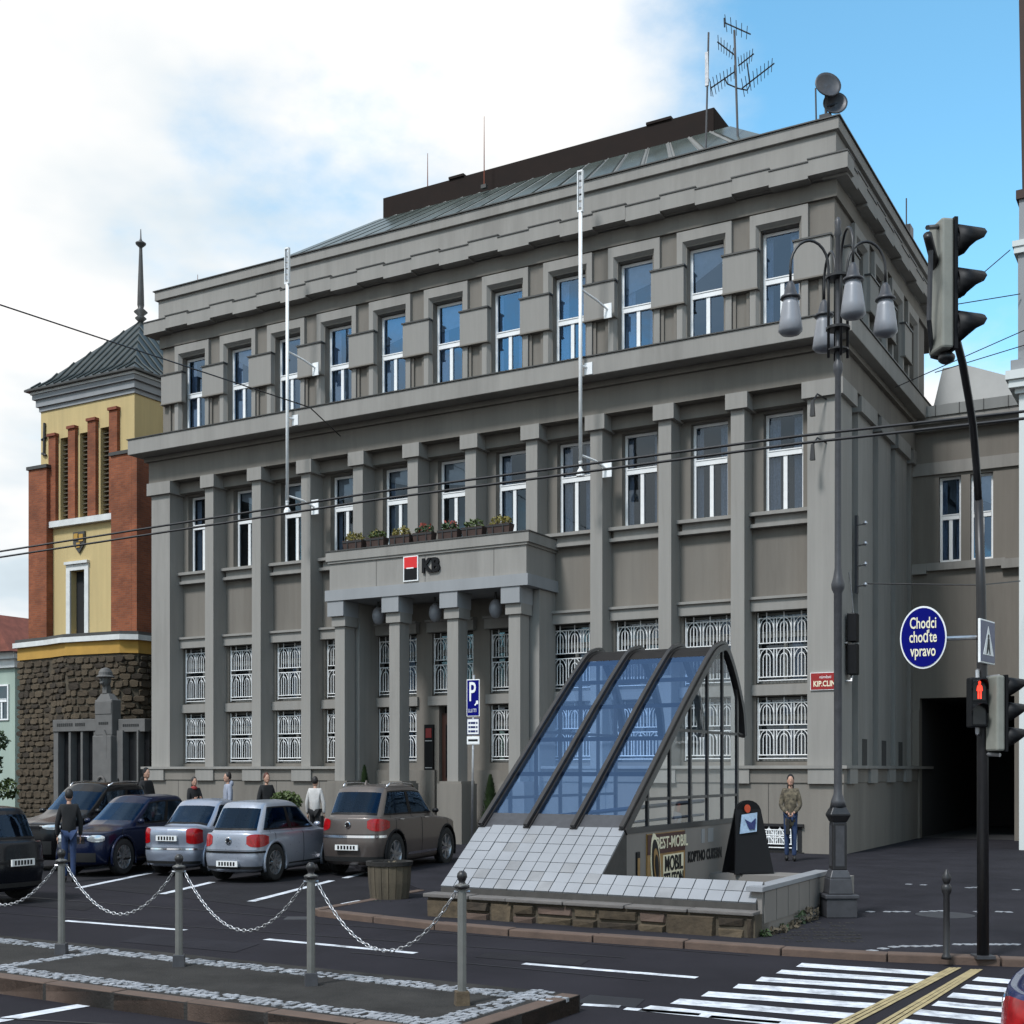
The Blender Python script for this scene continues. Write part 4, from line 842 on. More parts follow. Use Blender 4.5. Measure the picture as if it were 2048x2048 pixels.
m_ = MB(); m_.tube([apt(273, 430), apt(290, 465), apt(350, 490), apt(400, 500), apt(415, 470), apt(400, 350)], .018, 5); rod(m_, apt(195, 450), apt(200, 532), .012); rod(m_, apt(273, 100), apt(275, 150), .02); m_.build('antenna_arm', 'black_metal', t)
t = thing('whip_antenna', 'slim dark pole antenna standing in front of the roof lantern', 'antenna', bw(16.6, 1.6, 16.4), ROT)
wa = BK.px(1410, 278, 1.6); wb = BK.px(1417, 65, 1.6); m_ = MB(); z_ = wb[1] - 16.4
rod(m_, (wa[0] - 16.6, 0, -.2), (wb[0] - 16.6, 0, z_), .025); m_.build('pole', 'dark_grey_metal', t)
MB().box(wb[0] - 16.68, wb[0] - 16.60, -.03, .03, z_ * .62, z_ * .86).build('dipole', 'steel', t)
t = thing('satellite_dish', 'pair of round satellite dishes on the parapet corner of the bank', 'satellite dish', bw(20.3, .5, 16.18), ROT)
def dish(c, r, ang):
    mb = MB(); prof = [(r * k / 6, .25 * r * (k / 6) ** 2) for k in range(7)]; mb.lathe([(.001, .02)] + prof[1:] + [(p[0], p[1] - .03) for p in prof[:0:-1]] + [(.001, -.02)], 24)
    me = mb.mesh('dish', True); put('dish', me, 'dark_grey_metal', t, c, rot=ang)
dish((.04, 0, .92), .30, (radians(78), 0, radians(38))); dish((.16, .2, .58), .27, (radians(78), 0, radians(25)))
m_ = MB(); rod(m_, (0, .05, -.1), (0, .05, 1.05), .035); rod(m_, (-.2, 0, -.1), (-.22, 0, .95), .02); rod(m_, (0, .05, .5), (.2, .25, .6), .03); rod(m_, (.15, .2, -.1), (.05, .1, .5), .03); m_.box(-.12, .1, -.06, .1, .1, .3); m_.build('mount', 'black_metal', t)
for i, (x, y, z, h, lab) in enumerate(((10.2, 2.6, 18.0, 2.0, 'thin lightning rod rising behind the middle of the bank roof'), (.9, 1.2, 16.15, .8, 'short lightning rod at the left end of the bank parapet'), (7.8, 3.4, 18.7, 1.2, 'thin lightning rod on the left end of the roof lantern'))):
    t = thing('lightning_rod', lab, 'lightning rod', bw(x, y, z), ROT, 'lightning rods on the bank roof'); MB().tube([(0, 0, 0), (0, 0, h)], [.018, .008], 5).build('rod', 'brick_trim', t); MB().box(-.08, .08, -.05, .05, 0, .1).build('foot', 'sheet_metal', t)
t = thing('roof_mast', 'small mast with box at the far end of the bank parapet', 'antenna', bw(20.4, 8.2, 16.15), ROT); MB().box(-.1, .15, -.2, .2, 0, .7).build('box', 'black_metal', t); MB().tube([(0, 0, .7), (0, 0, 1.5)], .02, 5).build('rod', 'black_metal', t)
# overhead wires
def wire(name, label, pts, r=.016, sag=0.0, ext=0):
    P = [Vector(p) for p in pts]; path = []
    if ext: P.insert(0, P[0] + (P[0] - P[1]).normalized() * 25); P += [P[-1] + (P[-1] - P[-2]).normalized() * 18] if ext > 1 else []
    for a, b in zip(P, P[1:]):
        n = 24
        for i in range(n): 
            t_ = i / n; p = a.lerp(b, t_); p.z -= sag * 4 * t_ * (1 - t_); path.append(p)
    path.append(P[-1]); return tag(MB().tube(path, r, 5).build(name, 'black_metal'), label, 'wire')
def wz(u, v, z): Y = (z - EYE) * FPX / (HYP - v); return PX(u, v, Y)
wire('overhead_wire', 'upper of the two parallel trolley wires crossing the bank front', [wz(-120, 1122, 5.9), wz(750, 985, 5.9), wz(1600, 872, 5.9), wz(2150, 812, 5.9)], .018, ext=2)
wire('overhead_wire', 'lower of the two parallel trolley wires crossing the bank front', [wz(-120, 1133, 5.75), wz(750, 1000, 5.75), wz(1600, 887, 5.75), wz(2150, 826, 5.75)], .018, ext=2)
wire('span_wire', 'single wire running from the upper left down to the bank cornice', [PX(-150, 560, 22), PX(620, 815, 31.5), bw(7.3, -.1, 10.9)], .016, ext=1)
wire('span_wire', 'wire from the side wall of the bank to the pale house', [bw(21.0, 1.3, 6.1), PX(1960, 1170, 27), PX(2040, 1162, 28.2)], .014)
for i, (a, b, lab) in enumerate((((1915, 590, 27), (2020, 500, 28.4), 'steep thin wire above the traffic signal at the right edge'), ((1905, 610, 28), (2040, 588, 28.6), 'thick wire stub right of the upper traffic signal'), ((1790, 775, 30), (2050, 660, 28.4), 'thin wire from the bank eaves to the pale house'), ((1870, 745, 30), (2050, 690, 28.4), 'lowest thin wire right of the leaning signal mast'))):
    wire('thin_wire', lab, [PX(*a), PX(*b)], .012)
# ------------------------------------------------------------------ underpass entrance with glass canopy
co_ = G(857, 1832, PZ); CN = Frame(co_.x, co_.y)
ent = thing('underpass_entrance', 'underpass entrance with sloped tiled base on a rubble stone plinth', 'underpass entrance', CN.w(0, 0), ROT)
XE = CN.px(1509, 1879)[0]                      # right end of the plinth
PH = .36
MB().slab([(-.02, 0.02), (XE, 0.02), (XE, .5), (-.02, .5)], 0, PH - .05).build('plinth_core', 'mortar', ent)
x = -.03; k_ = 0
while x < XE - .05:                              # rough facing stones
    wd_ = R.uniform(.28, .6); nn = R.choice((1, 2)); zz_ = PZ - .02
    for j in range(nn):
        h = (PH - .07 - zz_) / (nn - j) * R.uniform(.9, 1.05) if j < nn - 1 else PH - .06 - zz_
        mb = MB(); x1_ = min(x + wd_, XE) - .012; pr = R.uniform(.0, .05); a = R.uniform(-.02, .02)
        mb.add([(x + .01, .04, zz_), (x1_, .04, zz_), (x1_, .04, zz_ + h - .012), (x + .01, .04, zz_ + h - .012), (x + .03, -pr, zz_ + .02), (x1_ - .03, -pr + a, zz_ + .02), (x1_ - .02, -pr - a, zz_ + h - .03), (x + .02, -pr, zz_ + h - .03)], [(4, 5, 6, 7), (0, 1, 5, 4), (1, 2, 6, 5), (2, 3, 7, 6), (3, 0, 4, 7)])
        mb.build('plinth_stone', ('rubble_b', 'kerb_stone', 'rubble_a')[k_ % 3] if R.random() < .8 else 'rubble_c', ent); k_ += 1; zz_ += h
    x += wd_
x = -.06
while x < XE - .05:                              # coping slabs, a few broken
    wd_ = R.uniform(.5, .8); x1_ = min(x + wd_, XE - .0)
    MB().box(x + .006, x1_ - .006, -.06 + R.uniform(0, .03), .22, PH - .05, PH + R.uniform(-.012, .0)).build('coping_slab', 'kerb_grey', ent, bevel=.01); x = x1_
Y0 = .2; x0m, z0m = CN.px(864.5, 1765, Y0); y1m, z1m = CN.side(957.5, 1646, x0m); z0m = PH + .06
y1m = 1.18; z1m = 1.16
x1m = CN.px(1216, 1785, Y0)[0]
xr = [0, 0, 0, 0]; xr[0] = CN.px(968, 1640, y1m)[0]; xr[3] = CN.px(1249, 1654, y1m)[0]; xr[1] = xr[0] + (xr[3] - xr[0]) / 3; xr[2] = xr[0] + (xr[3] - xr[0]) * 2 / 3
x1m = xr[3] + .03; x0m = xr[0] - .05
def slope(x, t, n=0.0):
    d = Vector((0, -(z1m - z0m), (y1m - Y0))).normalized()
    return Vector((x, Y0 + (y1m - Y0) * t, z0m + (z1m - z0m) * t)) + d * n
rows, cols = 7, 11; tw = (x1m - x0m) / cols
MB().add([slope(x0m, 0), slope(x1m, 0), slope(x1m, 1), slope(x0m, 1), (x0m, y1m, 0), (x1m, y1m, 0), (x0m, Y0, 0), (x1m, Y0, 0)], [(0, 1, 2, 3), (1, 7, 5, 2), (6, 0, 3, 4), (6, 7, 1, 0)]).build('slope_base', 'grout', ent)
xe = XE - .05; rE = 2
yE, zE2 = Y0 + (y1m - Y0) * rE / rows * 1.05, z0m + (z1m - z0m) * rE / rows * 1.05
MB().add([slope(x1m, 0), slope(xe, 0), slope(xe, rE / rows * 1.04), slope(x1m, rE / rows * 1.04), (x1m, yE, 0), (xe, yE, 0), (x1m, Y0, 0), (xe, Y0, 0)], [(0, 1, 2, 3), (1, 7, 5, 2), (2, 5, 4, 3), (6, 7, 1, 0)]).build('slope_base', 'grout', ent)
g_ = .012
def tile(xa, xb, ta, tb, m):
    a, b, c, d = slope(xa, ta, .001), slope(xb, ta, .001), slope(xb, tb, .001), slope(xa, tb, .001); j = R.uniform(-.003, .003)
    nrm = (slope(xa, ta, .022 + j) - slope(xa, ta, 0.0)); MB().prism([a, b, c, d], nrm).build('tile', m, ent)
for r in range(rows):
    for c in range(cols):
        tile(x0m + c * tw + g_ / 2, x0m + (c + 1) * tw - g_ / 2, (r + .02) / rows, (r + .98) / rows, 'tile_dirty' if R.random() < .12 else 'tile')
nE = round((xe - x1m) / tw)
twE = (xe - x1m) / nE
for r in range(rE):
    for c in range(nE): tile(x1m + c * twE + g_ / 2, x1m + (c + 1) * twE - g_ / 2, (r + .02) / rows, (r + .98) / rows, 'tile_dirty' if R.random() < .12 else 'tile')
# side walls of the stair
ya = [CN.side(1198, 1303, xr[0]), CN.side(1445, 1295, xr[3])]; yA = (ya[0][0] + ya[1][0]) / 2; zA_ = (ya[0][1] + ya[1][1]) / 2
ye, ze_ = CN.side(1487, 1472, xr[3])
ZB = z1m - .06; yb = CN.side(1474, 1643, xr[3])[0]
xs = xr[3] + .03
MB().box(xs - .14, xs, y1m, yb, 0, ZB).box(xr[0] - .05, xr[0] + .08, y1m, yb, 0, ZB).build('stair_wall', 'panel_grey', ent)
MB().add([(xs - .002, Y0 + .35, 0), (xs - .002, y1m, 0), (xs - .002, y1m, ZB), (xs - .002, Y0 + .35, slope(0, .34).z)], [(0, 1, 2, 3)]).build('stair_wall', 'panel_grey', ent)
# right-hand parapet
yp, zp = CN.side(1655, 1737, XE)
MB().box(XE - .12, XE, .25, yp, 0, .56).build('parapet_wall', 'panel_grey', ent); MB().box(XE - .16, XE + .03, .18, yp + .02, .56, .61).build('parapet_coping', 'tile', ent)
n = 6
for i in range(n): MB().box(XE, XE + .015, .3 + (yp - .3) * i / n + .01, .3 + (yp - .3) * (i + 1) / n - .01, .2, .55).build('facing_panel', 'panel_grey', ent)
MB().box(x1m + .4, XE, yp, yp + .15, 0, .36).build('parapet_wall', 'panel_grey', ent)
for i in range(6): MB().box(x1m + .42 + i * (XE - x1m - .45) / 6, x1m + .4 + (i + 1) * (XE - x1m - .45) / 6, yp - .012, yp, .1, .35).build('facing_panel', 'panel_grey', ent)
# canopy ----------------------------------------------------------------
can = thing('glass_canopy', 'leaning blue glass canopy with curved dark ribs over the underpass stairs', 'canopy', CN.w(0, 0), ROT)
base = Vector((0, y1m - .02, z1m + .03))
prof = [(y1m - .06, z1m - .02), (y1m + (yA - y1m) * .3, z1m + (zA_ - z1m) * .335), (y1m + (yA - y1m) * .6, z1m + (zA_ - z1m) * .665), (y1m + (yA - y1m) * .86, z1m + (zA_ - z1m) * .93), (yA - .12, zA_ - .02), (yA + .14, zA_ - .03), (yA + (ye - yA) * .55, zA_ - (zA_ - ze_) * .3), (ye - .1, zA_ - (zA_ - ze_) * .68), (ye, ze_)]
def crom(P, n):
    out = []
    for i in range(len(P) - 1):
        p0, p1, p2, p3 = (Vector(P[max(i - 1, 0)]), Vector(P[i]), Vector(P[i + 1]), Vector(P[min(i + 2, len(P) - 1)]))
        for j in range(n):
            t = j / n; out.append(p1 * (2 * t ** 3 - 3 * t ** 2 + 1) + p2 * (3 * t ** 2 - 2 * t ** 3) + (p2 - p0) * .45 * (t ** 3 - 2 * t ** 2 + t) + (p3 - p1) * .45 * (t ** 3 - t ** 2))
    out.append(Vector(P[-1])); return out
pr_ = crom(prof, 6)
for i, x in enumerate(xr):
    r_ = MB()
    for a, b, off in ((.05, .045, 0.0), (.028, .02, .075)):
        vs = []; fs = []
        for j, p in enumerate(pr_):
            t = (pr_[min(j + 1, len(pr_) - 1)] - pr_[max(j - 1, 0)]).normalized(); nn = Vector((-t.y, t.x)); c = p + nn * (off - .02)
            for dx, dn in ((-a, -b), (a, -b), (a, b), (-a, b)): vs.append((x + dx, c.x + nn.x * dn, c.y + nn.y * dn))
        m = len(pr_)
        for j in range(m - 1):
            for k in range(4): fs.append((j * 4 + k, (j + 1) * 4 + k, (j + 1) * 4 + (k + 1) % 4, j * 4 + (k + 1) % 4))
        fs += [(0, 1, 2, 3), tuple(4 * (m - 1) + k for k in (3, 2, 1, 0))]
        r_.add(vs, fs)
    r_.build('rib', 'canopy_metal', can)
def pf(t):
    s_ = t * (len(pr_) - 1); i = min(int(s_), len(pr_) - 2); return pr_[i].lerp(pr_[i + 1], s_ - i)
cuts = [0.035, .105, .175, .245, .31, .375]
for b in range(3):
    xa, xb = xr[b] + .05, xr[b + 1] - .05
    for i in range(len(cuts) - 1):
        a, c = pf(cuts[i]), pf(cuts[i + 1])
        MB().quad((xa, a.x, a.y), (xb, a.x, a.y), (xb, c.x, c.y), (xa, c.x, c.y)).build('pane', 'canopy_glass', can)
    for i in range(1, len(cuts)):
        a = pf(cuts[i]); MB().box(xa, xb, a.x - .015, a.x + .04, a.y - .07, a.y - .012).build('purlin', 'canopy_metal', can)
    a, c = pf(.0), pf(.035)
    MB().prism([(xa, a.x, a.y), (xb, a.x, a.y), (xb, c.x, c.y), (xa, c.x, c.y)], (0, .03, -.03)).build('apron', 'dark_grey_metal', can)
    ps = [pf(t) for t in (.375, .42, .47, .51, .56, .62, .68)]
    mb = MB()
    for p, q_ in zip(ps, ps[1:]): mb.quad((xa, p.x, p.y), (xb, p.x, p.y), (xb, q_.x, q_.y), (xa, q_.x, q_.y))
    mb.build('ridge_panel', 'ridge_dark', can)
    ps = [pf(t) for t in (.68, .74, .8, .86, .92, 1.0)]; mb = MB()
    for p, q_ in zip(ps, ps[1:]): mb.quad((xa, p.x, p.y), (xb, p.x, p.y), (xb, q_.x, q_.y), (xa, q_.x, q_.y))
    mb.build('pane', 'clear_glass', can)
def rib_z(y):
    for p, q_ in zip(pr_, pr_[1:]):
        if p.x <= y <= q_.x: return p.y + (q_.y - p.y) * (y - p.x) / max(1e-6, q_.x - p.x)
    return zA_
ms = [y1m + (yb - y1m) * t for t in (.17, .35, .53, .69, .84, 1.0)]
for s_, x in enumerate((xr[3], xr[0])):
    MB().box(x - .04, x + .04, y1m, yb + .05, ZB, ZB + .07).build('base_rail', 'canopy_metal', can)
    for i, y in enumerate(ms): MB().box(x - .02, x + .02, y - (.045 if i == 5 else .025), y + .025, ZB, rib_z(y) - .02).build('mullion', 'canopy_metal', can)
    for z in (ZB + .42, ZB + 1.35): 
        yst = next(y1m + .02 * j for j in range(400) if rib_z(y1m + .02 * j) > z + .05); MB().box(x - .016, x + .016, yst, ms[-1], z - .02, z + .02).build('transom', 'canopy_metal', can)
    yy = [y1m + .1] + ms
    for a, b in zip(yy, yy[1:]): MB().quad((x, a + .02, ZB + .07), (x, b - .03, ZB + .07), (x, b - .03, rib_z(b - .03) - .03), (x, a + .02, max(ZB + .08, rib_z(a + .02) - .03))).build('pane', 'clear_glass', can)
    MB().tube([(x, ye, ze_), (x, yb + .02, ze_ + .02)], .035, 6).build('tie_bar', 'canopy_metal', can)
# handrail inside
MB().tube([(xr[1] - .2, y1m + .7, 1.25), (xr[3] - .1, y1m + 3.0, 1.45)], .03, 8).tube([(xr[1] - .2, y1m + .7, 1.05), (xr[3] - .1, y1m + 3.0, 1.25)], .02, 8).build('handrail', 'dark_grey_metal', ent)
# shop signs on the stair wall
def yz(u, v): return CN.side(u, v, xs)
ga, gb_ = yz(1292, 1655)[0], yz(1367, 1655)[0]; zg0, zg1 = .28, ZB - .03
ss = thing('shop_sign', 'gold and maroon mobile phone shop panel on the stair wall', 'sign', CN.w(xs, ga), ROT)
Wg = gb_ - ga
MB().box(0, .02, 0, Wg, zg0, zg1).build('panel', 'gold_panel', ss); MB().box(.02, .028, .0, Wg - .01, zg1 - .27, zg1 - .01).build('header', 'maroon', ss)
put('lettering', text_mesh('BEST-MOBIL', .22, .003, 'CENTER', .62 * Wg / .85, .003), 'sign_cream', ss, (.031, Wg * .63, zg1 - .14), rot=(pi / 2, 0, pi / 2))
MB().box(.02, .026, Wg * .40, Wg * .95, zg0 + .02, zg1 - .30).build('white_panel', 'sign_cream', ss)
put('lettering', text_mesh('MOBIL', .28, .003, 'CENTER', .52 * Wg / .85, .006), 'black_plain', ss, (.03, Wg * .675, zg1 - .43), rot=(pi / 2, 0, pi / 2)); put('lettering', text_mesh('TELEFON', .26, .003, 'CENTER', .42 * Wg / .85, .006), 'black_plain', ss, (.03, Wg * .675, zg1 - .65), rot=(pi / 2, 0, pi / 2))
def oval(cy, cz, ry, rz, tilt, x0_, x1_):
    return [Vector((0, cy + cos(a) * ry * cos(tilt) + sin(a) * rz * sin(tilt), cz + sin(a) * rz * cos(tilt) - cos(a) * ry * sin(tilt))) for a in (2 * pi * k / 24 for k in range(24))]
for rr_, xx, m in ((1.0, .03, 'sign_cream'), (.82, .036, 'black_plain'), (.55, .042, 'gold_panel'), (.36, .048, 'black_plain')):
    P = oval(Wg * .20, zg0 + .36, .12 * rr_ * Wg, .44 * rr_, -.16, 0, 0); MB().prism([p + Vector((.02, 0, 0)) for p in P], (xx - .02, 0, 0)).build('oval_emblem', m, ss)
s2 = thing('narrow_sign', 'narrow black and gold sign strip at the front of the stair wall', 'sign', CN.w(xs, yz(1271, 1700)[0]), ROT)
MB().box(.002, .02, 0, .11, .3, .86).build('panel', 'black_plain', s2, bevel=.01); MB().box(.02, .024, .02, .09, .4, .78).build('gold_field', 'gold_panel', s2)
s3 = thing('copy_shop_lettering', 'row of dark framed letters on grey panel next to the gold sign', 'sign', CN.w(xs, gb_ + .03), ROT)
yl = yz(1372, 1700)[0] - gb_; yr = yz(1459, 1700)[0] - gb_
MB().box(.002, .012, .0, yr + .25, .2, ZB - .02).build('panel', 'panel_grey', s3)
put('lettering', text_mesh('KOPTNO CUKERN', .2, .003, 'LEFT', .42 * (yr - yl) / .85 * .92, .008), 'black_plain', s3, (.016, yl, .68), rot=(pi / 2, 0, pi / 2))
for a_, b_ in ((.35, .42), (.5, .62)): MB().box(.012, .018, (yr - yl) * a_, (yr - yl) * b_, .86, ZB - .04).build('poster', 'pale_grey', s3)
# black pavement sign
p = PX(1496, 1746, 18.2); lx_, ly_ = CN.loc(p)
MB().box(lx_ - .7, XE - .13, ly_ - .3, ly_ + .35, 0, p.z).build('landing', 'panel_grey', ent)
af = thing('pavement_sign', 'black rounded pavement board with bluish poster and orange disc', 'pavement sign', p, radians(14)); af.scale = (.80, .80, .80)
def board(dy0, dy1, m):
    P = [(-.38, dy0, 0), (.38, dy0, 0), (.25, dy1, 1.08)] + [(.25 * cos(a), dy1, 1.08 + .24 * sin(a)) for a in (pi * k / 10 for k in range(1, 10))] + [(-.25, dy1, 1.08)]
    return MB().prism(P, (0, .04, 0)).build('board', m, af)
board(-.28, -.03, 'black_plain'); board(.26, .03, 'black_plain')
MB().prism([(-.225, -.135, .72), (.10, -.135, .76), (.13, -.09, 1.10), (-.165, -.085, 1.06)], (0, -.02, 0)).build('poster', 'poster_blue', af)
MB().prism([(-.05, -.145, .80), (.06, -.145, .80), (.09, -.12, 1.0), (0, -.12, .92), (-.12, -.12, .98)], (0, -.02, 0)).build('poster_print', 'sign_navy', af)
MB().prism([(-.05 + .055 * cos(a), -.07, 1.17 + .075 * sin(a)) for a in (2 * pi * k / 16 for k in range(16))], (0, -.03, 0)).build('disc', 'orange_disc', af)
MB().box(-.28, .28, -.3, .3, 0, .03).build('foot', 'black_plain', af)

# ------------------------------------------------------------------ street lamp
lp = G(1676, 1833, PZ); LY = lp.y
def lz(y): return EYE - (1500 + y * .3355 - HYP) / FPX * LY - PZ
lamp = thing('street_lamp', 'tall ornate lamp post with four hanging glass shades before the bank corner', 'street lamp', (lp.x, lp.y, PZ), ROT + radians(45) - radians(15))
MB().tbox((0, 0), .19, .19, 0, lz(880)).tbox((0, 0), .21, .21, lz(880), lz(855)).tbox((0, 0), .15, .15, lz(855), lz(760), .135, .135).tbox((0, 0), .135, .135, lz(760), lz(712), .10, .10).build('pedestal', 'dark_grey_metal', lamp, bevel=.012)
MB().tbox((0, 0), .092, .092, lz(712), lz(430), .088, .088).tbox((0, 0), .088, .088, lz(430), lz(385), .13, .13).tbox((0, 0), .13, .13, lz(385), lz(340), .085, .085).build('shaft', 'black_metal', lamp, bevel=.01)
for i in range(4):
    a = i * pi / 2; c, s_ = cos(a), sin(a); o = MB().box(-.055, .055, -.097, -.089, lz(690), lz(450)).build('shaft_panel', 'dark_grey_metal', lamp); o.rotation_euler = (0, 0, a)
zc1 = EYE - (1168 - HYP) / FPX * LY - PZ; ztop = EYE - (434 - HYP) / FPX * LY - PZ
MB().lathe([(.10, lz(340)), (.085, lz(300)), (.055, lz(262)), (.05, lz(200)), (.052, zc1 - .12), (.08, zc1 - .06), (.085, zc1), (.06, zc1 + .08), (.042, zc1 + .2), (.038, zc1 + 2.6), (.06, zc1 + 2.66), (.06, zc1 + 2.74), (.033, zc1 + 2.8), (.03, ztop - .25), (.05, ztop - .22), (.03, ztop - .12), (.045, ztop - .06), (.01, ztop)], 14).build('pole', 'dark_grey_metal', lamp, smooth=True)
zrg = EYE - (556 - HYP) / FPX * LY - PZ; zr2 = EYE - (658 - HYP) / FPX * LY - PZ; zr3 = EYE - (700 - HYP) / FPX * LY - PZ
MB().lathe([(.03, zrg - .02), (.16, zrg - .01), (.16, zrg + .02), (.03, zrg + .03)], 16).lathe([(.03, zr2 - .02), (.15, zr2 - .01), (.15, zr2 + .02), (.03, zr2 + .03)], 16).lathe([(.02, zr3 - .02), (.13, zr3 - .01), (.13, zr3 + .01), (.02, zr3 + .02)], 16).build('collar', 'black_metal', lamp)
for i in range(4):
    a = i * pi / 2 + radians(2); d = Vector((cos(a), sin(a), 0)); r0, r1 = .12, .60
    arc = [d * r0 + Vector((0, 0, zr3 - .1)), d * r0 + Vector((0, 0, zrg))] + [d * ((r0 + r1) / 2 - (r1 - r0) / 2 * cos(q_)) + Vector((0, 0, zrg + .12 + .34 * sin(q_))) for q_ in (pi * j / 12 for j in range(13))]
    zend = zrg - .05; arc.append(d * r1 + Vector((0, 0, zend)))
    ar = MB().tube(arc, .018, 8).build('lamp_arm', 'black_metal', lamp, smooth=True)
    c = d * r1
    sh_ = MB().lathe([(.02, 0), (.05, -.04), (.085, -.17), (.12, -.19), (.125, -.22)], 16, (c.x, c.y, zend)).build('lamp_hood', 'dark_grey_metal', lamp, smooth=True)
    MB().lathe([(.09, -.22), (.105, -.3), (.135, -.5), (.15, -.62), (.115, -.66), (.03, -.68)], 20, (c.x, c.y, zend)).build('lamp_shade', 'lamp_glass', lamp, smooth=True)

# ------------------------------------------------------------------ traffic signal mast
tp = G(1966, 1916, PZ)
def up(u, v, Y): p = PX(u, v, Y); return p - Vector((tp.x, tp.y, PZ))
ts = thing('traffic_signal_mast', 'curved dark signal mast with high side-facing signal beside the crossing', 'traffic light', (tp.x, tp.y, PZ))
TY = tp.y
MB().tube([(0, 0, 0), up(1965, 1400, TY), up(1962, 1180, TY), up(1957, 1000, TY)], [.058, .052, .046, .042], 12).tube([up(1957, 1005, TY), up(1953, 934, TY - .1), up(1946, 850, TY - .3), up(1938, 800, TY - .55), up(1925, 726, TY - .95), up(1908, 660, TY - 1.3), up(1880, 565, TY - 1.8), up(1866, 513, TY - 2.1), up(1855, 470, TY - 2.3)], .036, 10).build('mast', 'black_metal', ts, smooth=True)
MB().tbox((0, 0), .09, .09, 0, .03).build('base_plate', 'dark_grey_metal', ts)
def signal(parent, u0, v0, v1, Y, yaw, sc_=1.0, lit=None, name='signal_head', back='signal_grey'):
    top = up(u0, v0, Y); bot = up(u0, v1, Y); H_ = top.z - bot.z; c = Vector((top.x, top.y, bot.z))
    h = MB().box(-.10 * sc_, .02 * sc_, -.14 * sc_, .14 * sc_, 0, H_).build(name, back, parent, loc=c, rotz=yaw, bevel=.02)
    MB().box(.02 * sc_, .055 * sc_, -.15 * sc_, .15 * sc_, -.005, H_ + .005).build('front_plate', 'black_plain', h)
    for i in range(3):
        zc_ = H_ * (i + .5) / 3; r = H_ / 6 * .9; mb = MB(); vs = []; n = 14
        for k in range(n + 1):
            a = -radians(48) + (pi + radians(96)) * k / n; ln = (.03 + .25 * min(1, max(0, (sin(a) + .72) / 1.1))) * sc_
            vs += [(.055 * sc_, r * cos(a), zc_ + r * sin(a)), (.055 * sc_ + ln, r * cos(a) * 1.03, zc_ + r * sin(a) - (.02 if ln > .2 else 0))]
        mb.add(vs, [(2 * k, 2 * k + 1, 2 * k + 3, 2 * k + 2) for k in range(n)]); o = mb.build('visor', 'black_plain', h, smooth=True); s = o.modifiers.new('solid', 'SOLIDIFY'); s.thickness = .008
        MB().lathe([(.001, 0), (r * .85, 0), (r * .8, .02), (.001, .03)], 16).build('lens', 'dark_grey_metal', h, loc=(.05 * sc_, 0, zc_)).rotation_euler = (0, pi / 2, 0)
    return h
signal(ts, 1890, 447, 705, TY - 2.0, radians(8), .86)
MB().tube([up(1886, 705, TY - 2.0), up(1900, 722, TY - 1.9), up(1865, 713, TY - 1.9), up(1858, 640, TY - 2.1), up(1862, 480, TY - 2.2)], .022, 6).tube([up(1855, 455, TY - 2.3), up(1880, 453, TY - 2.0)], .02, 6).build('bracket', 'dark_grey_metal', ts)
MB().ball(up(1893, 716, TY - 2.0), .07, .07, .05).build('bracket_knuckle', 'black_metal', ts, smooth=True)
signal(ts, 1996, 1352, 1502, TY - .15, radians(10), .74)
for a_, b_ in (((1968, 1356, TY), (1998, 1352, TY - .15)), ((1968, 1508, TY), (2000, 1510, TY - .15))): MB().tube([up(*a_), up(*b_)], .02, 6).build('bracket', 'steel', ts)
ph_t, ph_b = up(1956, 1355, TY - .14), up(1956, 1455, TY - .14); Hh = ph_t.z - ph_b.z
ph = MB().box(-.088, .088, -.03, .08, 0, Hh).build('pedestrian_signal', 'black_plain', ts, loc=Vector((ph_b.x, ph_b.y, ph_b.z)), bevel=.015)
MB().box(-.06, .06, -.036, -.03, Hh * .54, Hh * .95).build('lens', 'black_stone', ph); MB().box(-.06, .06, -.036, -.03, Hh * .06, Hh * .46).build('lens', 'black_stone', ph)
zz_ = Hh * .57
fig = MB().ball((0, -.042, zz_ + .155), .014, .004, .017).prism([(-.030, -.04, zz_ + .075), (.030, -.04, zz_ + .075), (.024, -.04, zz_ + .12), (.010, -.04, zz_ + .138), (-.010, -.04, zz_ + .138), (-.024, -.04, zz_ + .12)], (0, -.004, 0)).box(-.018, -.004, -.044, -.04, zz_, zz_ + .075).box(.004, .018, -.044, -.04, zz_, zz_ + .075)
fig.build('red_figure', 'red_light', ph)
for zc_ in (Hh * .95, Hh * .47):
    vs = []; n = 10
    for k in range(n + 1):
        a = pi * k / n; vs += [(.075 * cos(a), -.03, zc_ - .09 + .09 * sin(a)), (.08 * cos(a), -.03 - .12 * max(.25, sin(a)), zc_ - .09 + .09 * sin(a))]
    MB().add(vs, [(2 * k, 2 * k + 1, 2 * k + 3, 2 * k + 2) for k in range(n)]).build('visor', 'black_plain', ph, smooth=True)
MB().tube([(0, .02, Hh), (0, .02, Hh + .06), (.05, .14, Hh + .08)], .02, 6).tube([(0, .02, 0), (0, .02, -.05), (.05, .14, -.06)], .02, 6).build('bracket', 'steel', ph)
